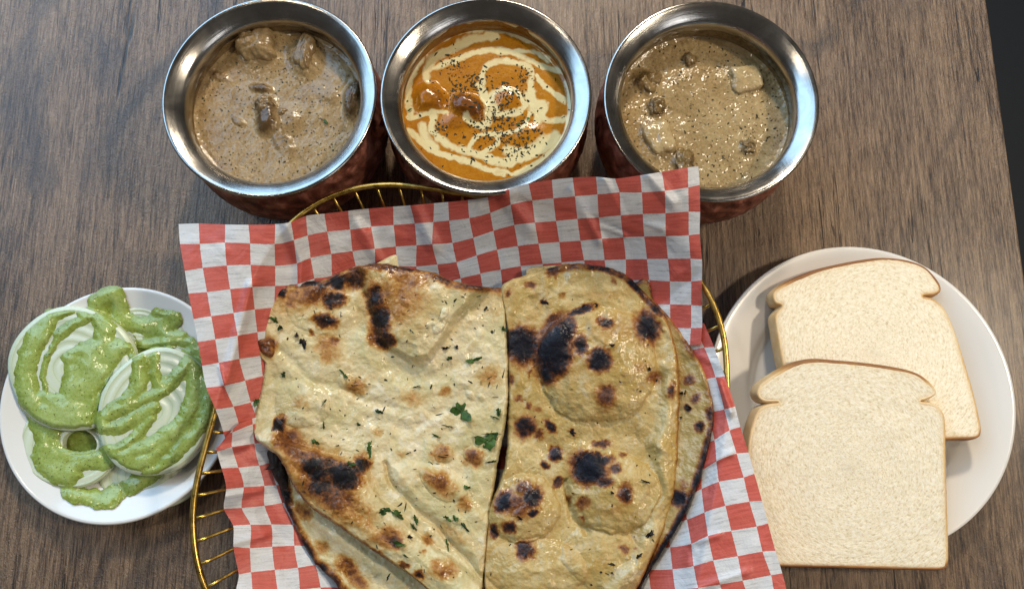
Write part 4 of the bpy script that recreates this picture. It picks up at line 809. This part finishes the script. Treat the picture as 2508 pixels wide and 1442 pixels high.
for pts, w in (([(1100,440),(1010,560),(930,640),(800,700),(640,760),(580,800),(600,850),(680,850),(790,780),(880,730)], 72), ([(790,430),(800,560),(770,650),(700,730)], 76), ([(880,420),(890,560),(920,620)], 52), ([(1100,460),(1110,600),(1080,750),(1000,870),(850,960),(700,1010),(620,990)], 86), ([(1170,600),(1180,750),(1110,880),(1000,1000),(900,1090),(820,1140),(730,1190)], 74), ([(850,800),(780,900),(650,980)], 54), ([(960,890),(880,1000),(780,1060),(720,1030)], 84), ([(1140,420),(1200,560),(1220,700)], 60),
               ([(560,150),(640,110),(680,160),(700,230),(800,270),(900,270),(980,240)], 92), ([(890,205),(970,215)], 52), ([(820,390),(950,360),(1080,370),(1110,430)], 60), ([(545,130),(600,100),(670,100)], 62), ([(900,290),(960,330),(1040,330)], 56), ([(400,1225),(500,1250),(600,1270),(660,1220)], 84), ([(600,290),(590,210)], 90)):
    SU += np.exp(np.clip(1.24 * w / 2.326 / 2 * (1 + 0.25 * fbm(PX, PY, 30, 44)) - segdist(wx, wy, catmull(lw(pts), 40, False)), -60, 40) / 4.5)
sd = 4.5 * np.log(SU)
grooves = 0.55 + 0.45 * np.cos(segdist(wx, wy, lw([(150,330),(110,520),(180,760),(330,860)])) / 9.0)
tk = 0.0012 * (1 - np.exp(-np.clip(sd, -6, 99) / 11.0)) + 0.0006 * sstep(3, 22, sd) * (0.5 + 0.9 * fbm(PX, PY, 44, 97, 2)) + 0.0004 * grooves * sstep(4, 14, sd) 
zc = zs_ + np.maximum(tk, -0.0008)
V = P(PX, PY, zc).reshape(-1, 3); F = gridF(len(gx), len(gy)); inside = (sd > -1.6).ravel(); F = F[inside[F].all(1)]
used = np.unique(F); remap = np.full(len(V), -1); remap[used] = np.arange(len(used)); V = V[used]; F = remap[F]
thk = np.clip(tk / 0.003, 0, 1).ravel()[used]
mesh('green_chutney', V, F[:, ::-1], M_CHUT, None, {'thick': thk}, loc=P(290, 990, 0.008), label='specked green chutney smeared over the onion slices', cat='chutney')
_r = np.random.default_rng(12); _a = _r.integers(0, len(gx), 3000); _b = _r.integers(0, len(gy), 3000); _k = sd[_a, _b] > 3
_a = _a[_k]; _b = _b[_k]; _p = P(PX[_a, _b], PY[_a, _b], zc[_a, _b]); flecks('herb_chips', _p, np.abs(_r.normal(0, 1, len(_p))) * 0.00013 + 0.00011, M_HERB, bpy.data.objects['green_chutney'], aspect=0.7, lift=0.0001)
# green puddle seen through the ring's hole
po = catmull(lw([(330,870),(450,850),(575,870),(590,940),(560,1000),(440,1010),(350,960)]), 50); pc = po.mean(0); t = np.linspace(0.03, 1, 8)
pp = pc + (po - pc)[:, None] * t[None, :, None]
mesh('chutney_puddle', P(pp[..., 0], pp[..., 1], 0.0092 - 0.0012 * t[None] ** 4).reshape(-1, 3), gridF(50, 8, True), M_CHUT, bpy.data.objects['green_chutney'], {'thick': np.zeros(pp.shape[:2])})

# ------------------------------------------------------------------ bread slices
def bread(outline, center, zfun, thick, label, browndir, seed):
    o = catmull(outline, 520); c = np.array(center, float)
    V0 = P(o[:, 0], o[:, 1], zfun(o[:, 0], o[:, 1])); cen = V0.mean(0); cen[2] -= thick
    t_ = thing('bread_slice', label, 'bread', cen, 'white bread slices on the ivory plate')
    tan = np.roll(o, -3, 0) - np.roll(o, 3, 0); nor = np.stack([tan[:, 1], -tan[:, 0]], -1); nor /= np.linalg.norm(nor, axis=1)[:, None] + 1e-9
    area2 = np.sum(o[:, 0] * np.roll(o[:, 1], -1) - np.roll(o[:, 0], -1) * o[:, 1]); nor *= 1 if area2 > 0 else -1
    oin = o - nor * 6.0
    qx = np.arange(o[:, 0].min(), o[:, 0].max(), 2.6); qy = np.arange(o[:, 1].min(), o[:, 1].max(), 2.6); px, py = np.meshgrid(qx, qy, indexing='ij')
    sdb = sdpoly(px, py, catmull(outline, 160))
    z = zfun(px, py) + 0.0004 * fbm(px, py, 70, seed + 3, 2) + 0.00012 * fbm(px, py, 9, seed, 2) - 0.0006 * sstep(9, 2, sdb)
    ang = np.arctan2(py - c[1], px - c[0]); sw = np.hypot(px - c[0], py - c[1]) / 250
    F = gridF(len(qx), len(qy)); F = F[(sdb > 2.5).ravel()[F].all(1)]; used = np.unique(F); rm = np.full(px.size, -1); rm[used] = np.arange(len(used))
    at = {'swirl': sw + 0.03 * fbm(px, py, 50, seed), 'ang': np.abs(ang), 'edge': sstep(20, 3, sdb)}
    mesh('crumb', P(px, py, z).reshape(-1, 3)[used], rm[F][:, ::-1], M_CRUMB, t_, {k: np.asarray(v).ravel()[used] for k, v in at.items()})
    # crust band
    d2 = P(o[:, 0], o[:, 1], zfun(o[:, 0], o[:, 1])); din = P(oin[:, 0], oin[:, 1], zfun(oin[:, 0], oin[:, 1]))
    out = d2[:, :2] - din[:, :2]; out /= np.linalg.norm(out, axis=1)[:, None]
    rings = []
    for off, dz in ((-0.0020, -0.0004), (-0.0012, 0.0001), (-0.0004, -0.0001), (0.0000, -0.0008), (0.0006, -0.003), (0.0010, -0.006), (0.0007, -0.010), (-0.0004, -thick + 0.0005), (-0.002, -thick), (-0.004, -thick)):
        q = d2.copy(); q[:, :2] += out * off; q[:, 2] += dz; rings.append(q)
    A = np.stack(rings, 1); br = browndir(o[:, 0], o[:, 1])[:, None] + np.array([-.30, -.05, 0.05, .1, .05, 0, 0, 0, 0, 0])[None]
    mesh('crust', A.reshape(-1, 3), gridF(520, A.shape[1], True), M_CRUST, t_, {'brown': br})
    return t_
bc = lambda p: crop(p, 1740, 600, 1.7122)
B1 = bc([(262,212),(275,188),(330,152),(430,110),(520,85),(640,62),(730,53),(820,62),(890,85),(932,120),(964,165),(966,195),(938,209),(893,213),(938,226),(978,260),(1010,320),(1040,400),(1070,500),(1100,600),(1124,700),(1137,780),(1112,811),(1000,815),(800,830),(500,830),(380,820),(345,640),(304,500),(290,430),(277,350),(272,296),(300,256),(273,242)])
bread(B1, bc([(690, 450)])[0], lambda x, y: 0.0285 + 0.002 * (np.asarray(y) - 870) / 250 + 0 * x, 0.013, 'rear slice of white bread, partly covered, on the ivory plate',
      lambda x, y: 0.20 + 0.75 * sstep(760, 680, y) * sstep(1880, 1960, x) + 0.45 * sstep(1040, 1075, y) + 0.2 * sstep(2330, 2380, x), 5)
B2 = bc([(195,625),(205,590),(240,560),(300,522),(360,494),(440,479),(540,485),(650,495),(760,510),(850,530),(902,558),(942,598),(946,625),(912,646),(882,655),(932,662),(970,690),(986,740),(990,900),(995,1100),(1000,1250),(998,1335),(972,1360),(850,1360),(650,1355),(450,1350),(300,1347),(190,1340),(168,1300),(163,1200),(158,1000),(157,850),(172,760),(200,692),(240,668),(288,659),(222,655)])
bread(B2, bc([(580, 930)])[0], lambda x, y: 0.0415 - 0.010 * (np.asarray(y) - 880) / 515 + 0 * x, 0.0125, 'front slice of white bread, whole, lying over the other slice',
      lambda x, y: 0.16 + 0.75 * sstep(960, 905, y) * sstep(1880, 1960, x) + 0.7 * sstep(1365, 1390, y) + 0.25 * sstep(2300, 2322, x), 15)
